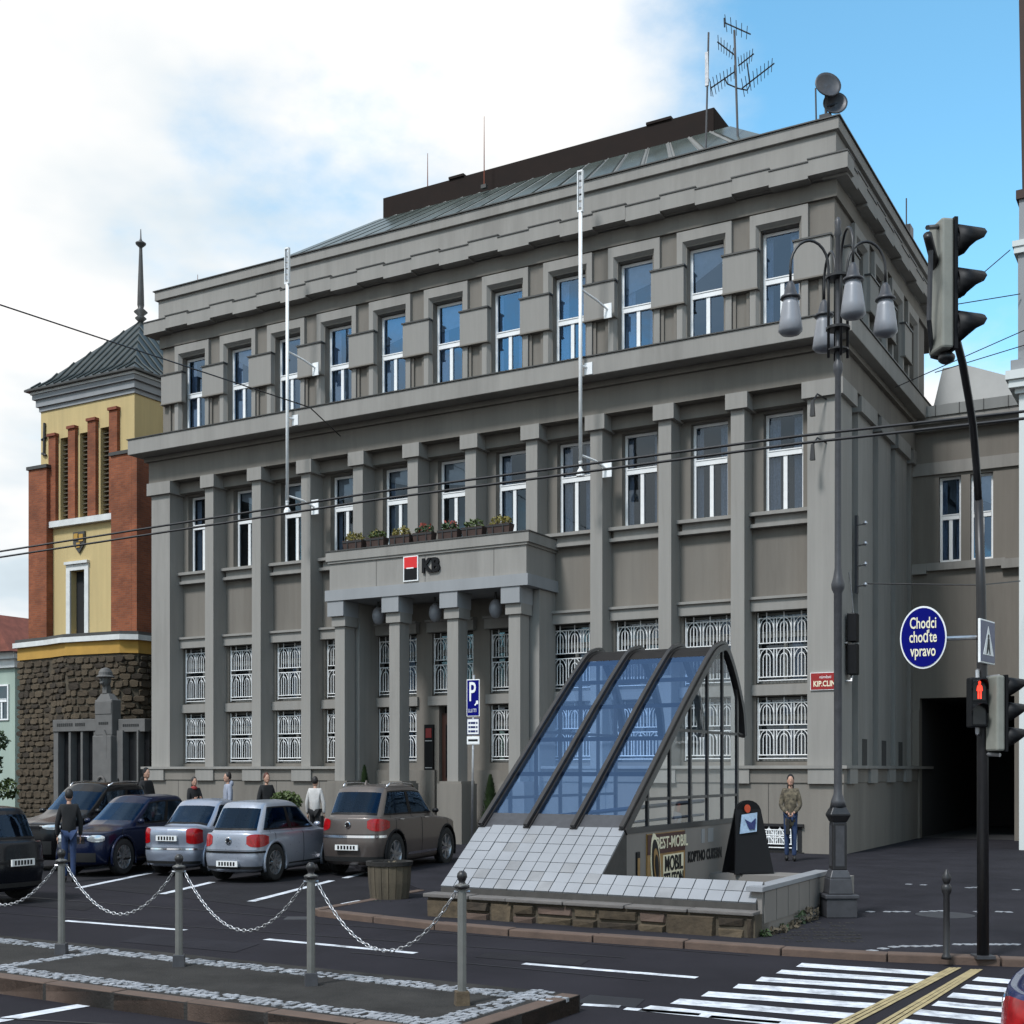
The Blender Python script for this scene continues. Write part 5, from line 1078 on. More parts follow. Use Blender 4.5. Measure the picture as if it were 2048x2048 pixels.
# round blue sign on a side bracket
rs1 = up(1846.5, 1275, TY) 
rnd = thing('round_blue_sign', 'round blue sign with white words on a bracket left of the mast', 'sign', Vector((tp.x, tp.y, PZ)) + rs1, radians(-24))
def disc(mb, r, y0, y1, n=40): return mb.prism([(r * cos(2 * pi * k / n), y1, r * sin(2 * pi * k / n)) for k in range(n)], (0, y0 - y1, 0))
disc(MB(), .305, -.012, .012).build('rim', 'white_paint', rnd); disc(MB(), .287, -.018, -.012).build('plate', 'sign_blue', rnd)
for i, (tt, z) in enumerate((('Chodci', .135), ('choďte', .0), ('vpravo', -.135))): put('lettering', text_mesh(tt, .155, .002, 'CENTER', .78, .002), 'sign_cream', rnd, (0, -.021, z), rot=(pi / 2, 0, 0))
for o in rnd.children: o.scale = (.71, 1, 1)
MB().tube([up(1880, 1277, TY) + Vector((0, .03, 0)), up(1962, 1274, TY) + Vector((0, .02, 0))], .022, 8).build('sign_bracket', 'steel', ts)
cs = thing('crossing_sign', 'small square blue crossing sign seen edge-on on the signal mast', 'sign', Vector((tp.x, tp.y, PZ)) + up(1973, 1284, TY - .1), radians(51))
MB().box(-.21, .21, -.012, .012, -.21, .21).build('rim', 'white_paint', cs, bevel=.005); MB().box(-.195, .195, -.016, -.012, -.195, .195).build('plate', 'sign_navy', cs)
MB().prism([(-.15, -.017, -.13), (.15, -.017, -.13), (0, -.017, .15)], (0, -.003, 0)).build('triangle', 'white_paint', cs); MB().ball((.0, -.022, .05), .02, .003, .022).prism([(-.02, -.021, .03), (.02, -.021, .03), (.03, -.021, -.05), (.05, -.021, -.12), (.03, -.021, -.12), (0, -.021, -.06), (-.04, -.021, -.12), (-.06, -.021, -.12)][::-1], (0, -.003, 0)).build('figure', 'black_plain', cs)
# parking sign
kp = thing('parking_sign', 'blue parking sign with P above two small plates on a slim pole', 'sign', PX(948, 1650, 24.0) * 1.0, radians(0))
kp.location.z = PZ
def kz(v): return EYE - (v - HYP) / FPX * 24.0 - PZ
MB().tube([(-.05, 0, 0), (.0, 0, kz(1350))], .022, 8).build('pole', 'steel', kp, smooth=True)
yw = radians(-22)
def plate(v0, v1, wd_, m, edge='white_paint', bevel=.008):
    z0, z1 = kz(v1), kz(v0); b = MB().box(-wd_ / 2, wd_ / 2, -.045, -.03, z0, z1).build('sign_plate', edge, kp, rotz=yw, bevel=.004); MB().box(-wd_ / 2 + .014, wd_ / 2 - .014, -.049, -.045, z0 + .016, z1 - .016).build('face', m, b); return b, z0, z1
b, z0, z1 = plate(1359, 1433, .27, 'sign_blue')
put('letter', text_mesh('P', .52, .002, 'CENTER', .58, .004), 'white_paint', b, (-.015, -.052, z0 + (z1 - z0) * .64), rot=(pi / 2, 0, 0))
MB().prism([(.03, -.051, z0 + .22), (.05, -.051, z0 + .2), (.075, -.051, z0 + .235), (.11, -.051, z0 + .235), (.11, -.051, z0 + .30), (.065, -.051, z0 + .30), (.065, -.051, z0 + .26)], (0, -.002, 0)).build('coin_hand', 'white_paint', b)
mb = MB()
for i in range(6): mb.box(-.1 + i * .032, -.1 + i * .032 + .006, -.053, -.049, z0 + .08, z0 + .145)
mb.box(-.1, -.02, -.053, -.049, z0 + .08, z0 + .088).box(0, .07, -.053, -.049, z0 + .138, z0 + .145).build('small_lettering', 'white_paint', b)
b, z0, z1 = plate(1437, 1470, .26, 'white_paint', 'sign_navy'); mb = MB()
for r in range(3):
    for i, (xa, xb) in enumerate(((-.095, -.06), (-.05, .05), (.065, .095))): mb.box(xa, xb, -.053, -.049, z0 + .05 + r * .08, z0 + .09 + r * .08)
mb.build('small_lettering', 'sign_navy', b)
b, z0, z1 = plate(1473, 1489, .26, 'white_paint'); MB().box(-.1, .1, -.053, -.049, z0 + .06, z0 + .10).build('small_lettering', 'black_plain', b)

# ------------------------------------------------------------------ bollards and chains
bl = []
for i, (u, v, lab) in enumerate(((-112, 1882, 'grey chain post just outside the left edge, holding the leftmost chain'), (123, 1907, 'grey chain post at the left, in front of the dark cars'), (358, 1931, 'grey chain post second from the left, before the silver saloon'), (622, 1969, 'grey chain post with ball top in front of the silver hatchback'), (924, 2008, 'grey chain post nearest the camera, before the tiled underpass base'))):
    p = gi(u, v); bl.append(p)
    if lab is None: continue
    t = thing('chain_post', lab, 'bollard', p, R.uniform(0, .3), 'chain posts on the traffic island')
    MB().tbox((0, 0), .055, .055, -.02, .10, .05, .05).build('socket', 'rubble_b' if i == 4 else 'dark_grey_metal', t, bevel=.005)
    MB().lathe([(.034, .08), (.034, .86), (.045, .865), (.055, .875), (.055, .895), (.03, .905), (.022, .92), (.03, .935), (.038, .955), (.036, .98), (.02, 1.0)], 8).build('post', 'grey_paint', t)
    MB().lathe([(.05, .868), (.058, .878), (.058, .893), (.03, .903), (.024, .92), (.032, .937), (.04, .957), (.036, .982), (.018, 1.002)], 12).build('finial', 'black_metal', t, smooth=True)
    MB().tube([(-.06, 0, .845), (.06, 0, .845)], .012, 6).build('eye', 'steel', t)
names = ['chain running out of the picture from the leftmost post', 'chain sagging between the leftmost and second posts', 'chain sagging between the second and third posts', 'chain sagging deepest, between the two posts nearest the camera']
for i in range(4):
    a, b = bl[i] + Vector((.05, 0, .84)), bl[i + 1] + Vector((-.05, 0, .84)); sag = (.42, .42, .46, .50)[i]; L_ = (b - a).length; n = int(L_ * 1.25 / .055); mb = MB()
    for k in range(n):
        def P(t): p = a.lerp(b, t); p.z -= sag * 4 * t * (1 - t); return p
        t0, t1 = k / n, (k + 1.28) / n; p0, p1 = P(t0), P(min(t1, 1)); d = (p1 - p0); l = d.length / 2; d.normalize(); s_ = d.cross(Vector((0, 0, 1))).normalized(); o = d.cross(s_)
        wv = s_ if k % 2 else o; c = (p0 + p1) / 2
        mb.tube([c + d * (l * .95) * cos(q_) + wv * .013 * (sin(q_)) for q_ in (2 * pi * j / 10 for j in range(11))], .005, 5, False)
    tag(mb.build('chain', 'steel', smooth=True), names[i], 'chain', 'chains between the posts')
p = G(1893, 1918, PZ)
t = thing('black_bollard', 'slim black bollard with knob top near the signal mast', 'bollard', (p.x, p.y, PZ))
MB().lathe([(.05, 0), (.045, .03), (.032, .05), (.03, .62), (.045, .65), (.05, .70), (.03, .73)], 12).build('post', 'black_metal', t, smooth=True); MB().lathe([(.02, .72), (.04, .76), (.045, .79), (.025, .83), (.012, .86), (.005, .875)], 12).build('finial', 'black_metal', t, smooth=True)

# ------------------------------------------------------------------ planters and plants
p = G(779, 1806); 
t = thing('planter_tub', 'round weathered planter tub standing behind the kerb by the brown car', 'planter', (p.x, p.y, 0.0), radians(-8))
hh = .60; NS = 18
for k in range(NS):
    a0, a1 = 2 * pi * (k + .04) / NS, 2 * pi * (k + .96) / NS; mb = MB(); q4 = []
    for z_, r_o in ((0.0, .27), (.3, .305), (hh - .06, .315)):
        q4.append([(r_o * cos(a0), r_o * .9 * sin(a0), z_), (r_o * cos(a1), r_o * .9 * sin(a1), z_), ((r_o - .04) * cos(a1), (r_o - .04) * .9 * sin(a1), z_), ((r_o - .04) * cos(a0), (r_o - .04) * .9 * sin(a0), z_)])
    vs = [p_ for g4 in q4 for p_ in g4]; fs = [(i * 4 + j, i * 4 + (j + 1) % 4, i * 4 + 4 + (j + 1) % 4, i * 4 + 4 + j) for i in range(2) for j in range(4)] + [(3, 2, 1, 0), (8, 9, 10, 11)]
    mb.add(vs, fs).build('stave', 'wood_old', t)
MB().lathe([(.26, hh - .06), (.335, hh - .06), (.34, hh), (.27, hh), (.26, hh - .05)], 24, (0, 0, 0), 1, .9).build('rim', 'concrete_old', t)
MB().lathe([(.001, hh - .14), (.26, hh - .14), (.26, hh - .10), (.001, hh - .10)], 18, (0, 0, 0), 1, .9).build('soil', 'soil', t)
leaves(MB(), (0, 0, hh - .08), (.25, .2, .08), 60, .04, 5).build('dry_stalks', 'wood_old', t)
leaves(MB(), (.05, -.42, .03), (.5, .16, .04), 160, .03, 6).build('moss', 'leaf_dark', t)
def conifer(u, vtop, Y, w_, lab, extra=None):
    q_ = PX(u, 1540, Y); zt_ = EYE - (vtop - HYP) / FPX * Y - PZ; t = thing('conifer', lab, 'shrub', (q_.x, q_.y, PZ), 0, 'small conifers by the bank entrance')
    mb = MB(); rr2 = random.Random(int(u))
    for k in range(1300):
        h = rr2.random() ** .8; r = w_ * (1 - h) ** .7 * rr2.uniform(.55, 1.05); a = rr2.uniform(0, 2 * pi); p = Vector((r * cos(a), r * sin(a), .35 + (zt_ - .35) * h)); s_ = rr2.uniform(.03, .06); d = Vector((cos(a) * .5, sin(a) * .5, 1)).normalized(); e = Vector((-sin(a), cos(a), 0))
        mb.quad(p - d * s_, p + e * s_ * .45, p + d * s_ * 1.3, p - e * s_ * .45)
    mb.build('crown', 'leaf_dark', t); MB().tube([(0, 0, .25), (0, 0, zt_ * .8)], [.04, .01], 6).build('trunk', 'bark', t)
    MB().lathe([(.18, 0), (.24, .3), (.26, .32), (.2, .33)], 14).build('pot', 'terracotta', t)
    if extra: leaves(MB(), (.12, -.2, .55), (.3, .2, .25), 260, .05, 8).build('low_foliage', extra, t)
conifer(729, 1533, 31.5, .26, 'dark conifer behind the brown car, left of the bank door'); conifer(981, 1552, 29.0, .28, 'dark conifer with yellow-green shrub between parking sign and canopy', 'leaf_yellow')
q_ = PX(572, 1540, 28.0); t = thing('round_shrub', 'clipped shrub in a tub behind the silver hatchback', 'shrub', (q_.x, q_.y, PZ))
leaves(MB(), (0, 0, 1.12), (.36, .3, .24), 900, .045, 31).build('crown', 'leaf_mid', t); leaves(MB(), (0, 0, 1.1), (.3, .25, .2), 500, .05, 32).build('inner_crown', 'leaf_dark', t); MB().lathe([(.22, 0), (.3, .55), (.32, .58), (.26, .6)], 16).build('tub', 'concrete_old', t); MB().tube([(0, 0, .5), (0, 0, 1.1)], .03, 6).build('stem', 'bark', t)
q_ = PX(-8, 1540, 47.0); t = thing('bush', 'leafy bush in front of the pale green house', 'shrub', (q_.x, q_.y, 0))
for i in range(7): leaves(MB(), (R.uniform(-.5, .4), R.uniform(-.3, .3), 1.2 + i * .36), (.45, .4, .4), 220, .09, 200 + i).build('foliage', ('leaf_mid', 'leaf_dark')[i % 2], t)
MB().tube([(0, 0, 0), (.05, 0, 2.6)], [.07, .03], 7).tube([(0, 0, 1), (-.4, 0, 2.4)], [.04, .02], 6).build('trunk', 'bark', t)
wd_ = thing('weeds', 'tufts of dry weeds along the foot of the parapet wall', 'weeds', CN.w(XE + .05, .9), ROT)
for i in range(9): leaves(MB(), (R.uniform(0, .06), -.7 + i * .22, .10 if i < 6 else .15), (.05, .10, .05 if i < 6 else .10), 34, .035, 300 + i).build('tuft', ('wood_old', 'leaf_dark')[i % 3 == 0], wd_)
# ------------------------------------------------------------------ cars
def paint(name, col, metal=.4, rough=.28, coat=.35):
    return mat(name, col, rough, .04, 30, metal=metal, coat=coat, spec=.5 if coat > .2 else .3)
paint('paint_silver', (.30, .33, .40), .55, .3); paint('paint_silver2', (.32, .345, .40), .5, .3); paint('paint_brown', (.115, .095, .085), .45, .33); paint('paint_navy', (.005, .009, .03), .2, .22, .15); paint('paint_black', (.004, .004, .005), .0, .25, .1); paint('paint_black2', (.004, .005, .008), .0, .25, .1); paint('paint_blue', (.01, .018, .09), .3, .25)
def herm(P, n, k=.42):
    out = []
    for i in range(len(P) - 1):
        p0, p1, p2, p3 = P[max(i - 1, 0)], P[i], P[i + 1], P[min(i + 2, len(P) - 1)]
        for j in range(n):
            t = j / n; t2, t3 = t * t, t * t * t; out.append(p1 * (2 * t3 - 3 * t2 + 1) + p2 * (3 * t2 - 2 * t3) + (p2 - p0) * k * (t3 - 2 * t2 + t) + (p3 - p1) * k * (t3 - t2))
    out.append(P[-1]); return out
LF = [0, .008, .045, .18, .42, .62, .82, .94, .985, 1.0]; LYF = [0, .6, .93, 1, 1, 1, .985, .86, .5, 0]
CF = [0, .012, .06, .17, .42, .64, .84, .93, .985, 1.0]; CYF = [0, .55, .9, .985, 1, 1, .96, .86, .5, 0]
STY = {'hatch': dict(c5=(.035, .735), c6=(.13, .53), zr=.60, belt=.605, ry=.77, rz=.935, r2=.29, r3=.43, pz=.235),
       'suv': dict(c5=(.03, .75), c6=(.12, .56), zr=.635, belt=.63, ry=.81, rz=.94, r2=.34, r3=.49, pz=.32),
       'sedan': dict(c5=(.15, .72), c6=(.30, .54), zr=.635, belt=.61, ry=.76, rz=.93, r2=.29, r3=.41, pz=.50),
       'estate': dict(c5=(.03, .735), c6=(.10, .54), zr=.62, belt=.61, ry=.80, rz=.93, r2=.33, r3=.47, pz=.42)}
NL_, NR_ = 12, 6
def car(name, label, cat, style, W, L, H, pm, ang, anchor, at, rails=False, tail='tail_red', plate_=True, chrome=True, emblem=True):
    s = STY[style]; w_ = W / 2
    def lower(z, yf, xa, xb, zf=None):
        return [Vector((L * (xa + (xb - xa) * f), w_ * yf * y, H * (z if zf is None else zf[i]))) for i, (f, y) in enumerate(zip(LF, LYF))]
    def cab(z, yf, xa, xb, zf=None):
        return [Vector((L * (xa + (xb - xa) * f), w_ * yf * y, H * (z if zf is None else zf[i]))) for i, (f, y) in enumerate(zip(CF, CYF))]
    b = s['belt']
    rows = [lower(.13, .80, .03, .965), lower(.17, .95, .012, .99), lower(s['r2'], 1.0, 0, 1.0), lower(s['r3'], 1.0, .004, .995),
            lower(0, .975, .012, .97, [s['zr'], s['zr'], s['zr'] - .005, b - .01, b - .01, b - .015, .585, .55, .545, .55]),
            cab(0, .90, *s['c5'], [s['zr'] + .025, s['zr'] + .025, b + .02, b + .015, b + .015, b + .01, b + .01, .64, .645, .65]),
            cab(0, s['ry'], *s['c6'], [s['rz'] + .012, s['rz'] + .01, s['rz'], s['rz'] + .01, s['rz'] + .012, s['rz'] + .01, s['rz'] - .005, s['rz'] - .015, s['rz'] - .005, s['rz']]),
            cab(.985, s['ry'] * .6, s['c6'][0] + .035, s['c6'][1] - .035)]
    r8 = cab(1.0, 0, s['c6'][0] + .06, s['c6'][1] - .06); rows.append(r8)
    dense = [herm(r, NL_) for r in rows]; nu = len(dense[0]); grid = []
    cols = [herm([dense[r][i] for r in range(len(rows))], NR_) for i in range(nu)]; nv = len(cols[0])
    def win(u, v):
        if not (5 + 1 / 6 - 1e-6 < v < 5 + 5 / 6 + 1e-6): return None
        for nm, a, c in (('rear_window', 0, 1.75), ('rear_side_window', 2.42, 4.25), ('front_side_window', 4.42, 6.34), ('windscreen', 7.0, 9.0)):
            if a < u < c: return nm
    R_ = .232 * H; wx = (.19 * L, .80 * L); body = MB(); patches = {}
    ids = {}
    for sgn in (1, -1):
        base_ = len(body.v)
        for i in range(nu):
            for j in range(nv):
                p = cols[i][j]; body.v.append((p.x, p.y * sgn, p.z))
        for i in range(nu - 1):
            for j in range(nv - 1):
                u, v = (i + .5) / NL_, (j + .5) / NR_; f = [base_ + i * nv + j, base_ + (i + 1) * nv + j, base_ + (i + 1) * nv + j + 1, base_ + i * nv + j + 1]
                c = cols[i][j]
                cx_, cz_ = (cols[i][j].x + cols[i + 1][j + 1].x) / 2, (cols[i][j].z + cols[i + 1][j + 1].z) / 2
                if v < 4.3 and c.y > .55 * w_ and any(sqrt((cx_ - x) ** 2 + (cz_ - R_) ** 2) < 1.16 * R_ for x in wx): continue
                nm = win(u, v); f = tuple(f) if sgn < 0 else tuple(reversed(f))
                if nm: patches.setdefault((nm, sgn if 'side' in nm else 0), []).append([body.v[q_] for q_ in f])
                else: body.f.append(f)
    # anchor: local point that must land on `at`
    ca, sa = cos(ang), sin(ang); ax, ay = anchor[0] * L, anchor[1] * w_
    t = thing(name, label, cat, (at[0] - (ca * ax - sa * ay), at[1] - (sa * ax + ca * ay), 0.012), ang)
    body.build('body', pm, t, smooth=True)
    for (nm, sg), fs in patches.items():
        mb = MB()
        for f in fs: mb.quad(*f)
        bmw = bmesh.new(); me = mb.mesh(nm); bmw.from_mesh(me); bmesh.ops.remove_doubles(bmw, verts=bmw.verts, dist=1e-4); bmw.to_mesh(me); bmw.free()
        for p in me.polygons: p.use_smooth = True
        put(nm, me, 'car_glass', t)
    def S(u, v, sgn=1, off=.006):
        def q_(u, v):
            iu, jv = min(int(u * NL_), nu - 2), min(int(v * NR_), nv - 2); fu, fv = u * NL_ - iu, v * NR_ - jv
            return cols[iu][jv].lerp(cols[iu + 1][jv], fu).lerp(cols[iu][jv + 1].lerp(cols[iu + 1][jv + 1], fu), fv)
        p = q_(u, v); a = q_(min(u + .05, 9), v) - q_(max(u - .05, 0), v); c = q_(u, min(v + .05, 8)) - q_(u, max(v - .05, 0)); n = c.cross(a)
        if n.length > 1e-9: n.normalize()
        if n.y < -.01 or (n.y < .3 and n.dot(Vector((p.x - L / 2, p.y, 0))) < 0 and abs(n.z) < .7): n = -n
        p = p + n * off; return Vector((p.x, p.y * sgn, p.z))
    def patch(nm, m, u0, u1, v0, v1, sides=(1, -1), off=.006, nu_=8, nv_=5, round_=0):
        for sg in sides:
            mb = MB(); vs = []
            for i in range(nu_ + 1):
                for j in range(nv_ + 1):
                    a, c = i / nu_, j / nv_
                    if round_:
                        k = 1 - round_ * (2 * abs(a - .5)) ** 3; c = .5 + (c - .5) * k
                    vs.append(S(u0 + (u1 - u0) * a, v0 + (v1 - v0) * c, sg, off))
            fs = [(i * (nv_ + 1) + j, (i + 1) * (nv_ + 1) + j, (i + 1) * (nv_ + 1) + j + 1, i * (nv_ + 1) + j + 1) for i in range(nu_) for j in range(nv_)]
            mb.add(vs, fs).build(nm, m, t, smooth=True)
    if style == 'hatch' or style == 'suv': patch('tail_light', tail, 0.98, 2.6, 3.05, 3.98, round_=.5)
    elif style == 'sedan': patch('tail_light', tail, 1.1, 2.35, 3.1, 3.98, round_=.25)
    else: patch('tail_light', tail, 1.75, 2.4, 2.7, 4.6, nv_=8)
    patch('headlight', 'headlight', 7.05, 8.2, 3.05, 3.75, round_=.6)
    patch('bumper_trim', 'chrome' if chrome else 'black_plain', 0.0, 2.4, 2.55, 2.72, off=.012)
    patch('lower_bumper', 'rubber', 0.0, 2.2, 1.0, 1.35, off=.008); patch('lower_grille', 'rubber', 7.6, 9, 1.2, 2.1, off=.006); patch('grille', 'black_plain', 8.35, 9, 2.9, 3.6, off=.006)
    patch('door_pillar', 'black_plain', 4.22, 4.45, 5.1, 5.9, off=.004, nu_=3, nv_=6); patch('window_seal', 'black_plain', 2.42, 6.34, 5.08, 5.17, off=.004, nu_=24, nv_=1); patch('window_seal', 'black_plain', 2.42, 6.34, 5.83, 5.9, off=.004, nu_=24, nv_=1); patch('window_seal', 'black_plain', 0, 1.75, 5.06, 5.17, off=.004, nu_=12, nv_=1)
    patch('door_seam', 'rubber', 4.32, 4.345, 1.1, 5.1, nu_=1, nv_=20, off=.003); patch('door_seam', 'rubber', 3.02, 3.045, 2.6, 5.1, nu_=1, nv_=14, off=.003); patch('door_seam', 'rubber', 5.98, 6.005, 1.1, 4.6, nu_=1, nv_=18, off=.003)
    patch('tailgate_seam', 'rubber', 0, 1.75, 2.78, 2.81, nu_=14, nv_=1, off=.004); patch('bonnet_seam', 'rubber', 6.9, 9, 3.86, 3.885, nu_=16, nv_=1, off=.004)
    patch('door_handle', 'chrome' if chrome else pm, 4.5, 4.72, 3.86, 3.98, off=.02, nu_=3, nv_=2); patch('door_handle', 'chrome' if chrome else pm, 3.2, 3.42, 3.86, 3.98, off=.02, nu_=3, nv_=2)
    patch('sill_trim', 'chrome' if chrome else 'rubber', 3.6, 5.9, 1.25, 1.42, off=.008, nu_=16, nv_=1)
    for sg in (1, -1):
        p = S(6.3, 5.05, sg, .06); m_ = MB().ball((p.x, p.y + sg * .03, p.z + .03), .05, .07, .05).build('door_mirror', pm if pm != 'paint_brown' else 'black_plain', t, smooth=True)
    if plate_:
        pz = H * s['pz']; xo = S(0, 2 if style != 'sedan' else 3.2).x - .035
        pl = MB().box(xo, xo + .03, -.2 * W / 1.1, .2 * W / 1.1, pz - .045, pz + .05).build('number_plate', 'plate_white', t); mb = MB()
        for k in range(6):
            ky = (-.15 + k * .055) * W / 1.1; mb.box(xo - .003, xo, ky, ky + .032 * W / 1.1, pz - .03, pz + .035)
        mb.build('plate_characters', 'black_plain', pl)
        if style in ('hatch', 'suv', 'sedan') and emblem:
            ez = H * (s['r3'] + s['zr']) / 2; ex = S(0, 3.55).x - .012; em = MB(); 
            for k in range(16):
                a0, a1 = 2 * pi * k / 16, 2 * pi * (k + 1) / 16; em.tube([(ex, .045 * cos(a0), ez + .055 * sin(a0)), (ex, .045 * cos(a1), ez + .055 * sin(a1))], .010, 5, False)
            em.build('badge', 'chrome', t); MB().lathe([(.001, 0), (.035, 0), (.001, .006)], 12).build('badge_field', 'black_plain', t, loc=(ex - .002, 0, ez)).rotation_euler = (0, pi / 2, 0)
    if rails:
        for sg in (1, -1): MB().tube([S(2.6, 6.3, sg, .0), S(3.0, 6.35, sg, .05), S(4.2, 6.35, sg, .06), S(5.6, 6.35, sg, .05), S(6.2, 6.3, sg, .0)], .016, 6).build('roof_rail', 'chrome' if rails == 2 else 'black_plain', t, smooth=True)
        p = S(1.0, 7.2, 1, 0); MB().tbox((p.x + .12, 0), .05, .018, p.z, p.z + .09, .015, .006).build('roof_fin', pm, t)
    # inside
    MB().box(.06 * L, .93 * L, -.72 * w_, .72 * w_, .12 * H, .46 * H).build('underbody', 'rubber', t)
    MB().box(s['c5'][0] * L + .08, s['c5'][1] * L - .12, -.8 * w_, .8 * w_, .5 * H, .57 * H).build('cabin_floor', 'interior', t)
    for fx in (.30, .50):
        for sg in (1, -1):
            se = MB().tbox((fx * L, sg * .42 * w_), .06, .2 * w_, .5 * H, .72 * H, .045, .17 * w_).ball((fx * L - .02, sg * .42 * w_, .78 * H), .05, .12 * w_, .065).build('seat', 'interior', t)
    # wheels
    n = 22
    tyre = MB(); R2 = R_; tp_ = [(R2 * .66, -.07), (R2 * .9, -.085), (R2 * .985, -.065), (R2, 0), (R2 * .985, .065), (R2 * .9, .085), (R2 * .66, .07)]
    tyre.lathe(tp_, 28, cap=False); tm = tyre.mesh('tyre', True)
    rim = MB().lathe([(R2 * .68, -.02), (R2 * .70, .06), (R2 * .64, .068), (R2 * .6, .02), (R2 * .22, .015), (R2 * .16, .05), (.001, .055)], 28)
    for k in range(7 if style != 'hatch' else 10):
        a = 2 * pi * k / (7 if style != 'hatch' else 10); d = Vector((cos(a), sin(a), 0)); e = Vector((-sin(a), cos(a), 0)); c1, c2 = d * R2 * .14, d * R2 * .64; wv = R2 * (.07 if style != 'hatch' else .05)
        rim.add([(*(c1 - e * wv)[:2], .05), (*(c1 + e * wv)[:2], .05), (*(c2 + e * wv)[:2], .06), (*(c2 - e * wv)[:2], .06), (*(c1 - e * wv)[:2], .02), (*(c1 + e * wv)[:2], .02), (*(c2 + e * wv)[:2], .02), (*(c2 - e * wv)[:2], .02)], [(0, 1, 2, 3), (0, 4, 5, 1), (2, 6, 7, 3), (1, 5, 6, 2), (3, 7, 4, 0)])
    rmm = rim.mesh('rim'); rmd = MB().lathe([(.001, .012), (R2 * .62, .012), (R2 * .62, .018), (.001, .018)], 24).mesh('brake_disc')
    for x in wx:
        for sg in (1, -1):
            wh = put('wheel', tm, 'rubber', t, (x, sg * (w_ - .075), R_), rot=(-sg * pi / 2, 0, 0)); put('rim', rmm, 'rim', wh); put('brake_disc', rmd, 'black_plain', wh)
            arc = [Vector((x + 1.15 * R_ * cos(a), sg * (w_ * .985), R_ + 1.15 * R_ * sin(a))) for a in (radians(-22 + 224 * k / 20) for k in range(21))]
            MB().tube(arc, .026, 6).build('wheel_arch', pm if not (style == 'suv') else 'black_plain', t, smooth=True)
    return t
HD = radians(90 - 19.5)
rr_at = lambda u, v: lw(G(u, v))
car('brown_suv', 'dark brown-grey SUV with roof rails, rear to the camera', 'car', 'suv', 1.22, 3.9, 1.63, 'paint_brown', HD, (0.02, -.95), rr_at(758, 1757), rails=2)
car('silver_hatchback', 'silver hatchback with red tail lamps parked next to the brown SUV', 'car', 'hatch', 1.10, 3.3, 1.37, 'paint_silver2', radians(90 - 19), (0.02, -.95), rr_at(515, 1769), chrome=False)
car('silver_saloon', 'silver saloon with square tail lamps parked left of the hatchback', 'car', 'sedan', 1.14, 3.4, 1.36, 'paint_silver', radians(90 - 17), (0.02, -.95), rr_at(392, 1756), chrome=True, emblem=False)
car('navy_car', 'dark navy car parked nose out, headlamp and front wheel showing', 'car', 'hatch', 1.14, 3.4, 1.42, 'paint_navy', radians(-90 - 16), (0.98, .95), rr_at(206, 1757), plate_=False)
car('black_estate', 'large black estate car parked nose out behind the standing man', 'car', 'estate', 1.25, 3.7, 1.64, 'paint_black', radians(-90 - 14), (0.98, .95), rr_at(118, 1745), rails=2, plate_=False)
car('black_car', 'black car driving away at the left edge, rear plate showing', 'car', 'estate', 1.05, 3.4, 1.38, 'paint_black2', ROT + pi, (0.0, -1.0), lw(PX(104, 1540, 18.2)), chrome=False)
car('blue_car', 'dark blue car cut off by the bottom right corner', 'car', 'hatch', 1.3, 3.5, 1.62, 'paint_blue', ROT, (0.02, .97), (2.57, 6.12), chrome=False)

# ------------------------------------------------------------------ people
mat('skin', (.42, .24, .17), .6, .08, 12); mat('hair_dark', (.012, .009, .008), .6, .3, 30); mat('hair_red', (.08, .02, .01), .6, .3, 30)
mat('cloth_black', (.01, .01, .011), .9, .3, 12); mat('cloth_grey', (.26, .28, .34), .9, .15, 12); mat('cloth_white', (.5, .48, .46), .9, .12, 10); mat('denim', (.02, .04, .10), .9, .25, 14); mat('cloth_camo', (.11, .09, .06), .9, .75, 16, stain=(.02, .018, .015), stain_amt=.9); mat('scarf_red', (.28, .03, .03), .9, .2, 12); mat('shoe', (.012, .011, .01), .6, .2, 10); mat('eye_dark', (.02, .015, .012), .3, 0); mat('lip', (.30, .10, .08), .5, 0)
def skin(nodes, edges, sub=1):
    me = bpy.data.meshes.new('skin'); me.from_pydata([n[0] for n in nodes], edges, []); o = bpy.data.objects.new('skin', me); COL.objects.link(o)
    o.modifiers.new('skin', 'SKIN'); sv = me.skin_vertices[0].data
    for i, n in enumerate(nodes):
        r = n[1]; sv[i].radius = (r, r) if isinstance(r, (int, float)) else r
        sv[i].use_root = (i == 0)
    sb = o.modifiers.new('sub', 'SUBSURF'); sb.levels = sub; sb.render_levels = sub
    dg = bpy.context.evaluated_depsgraph_get(); r = bpy.data.meshes.new_from_object(o.evaluated_get(dg)); bpy.data.objects.remove(o)
    vs = [tuple(v.co) for v in r.vertices]; fs = [tuple(p.vertices) for p in r.polygons]; bpy.data.meshes.remove(r); return vs, fs
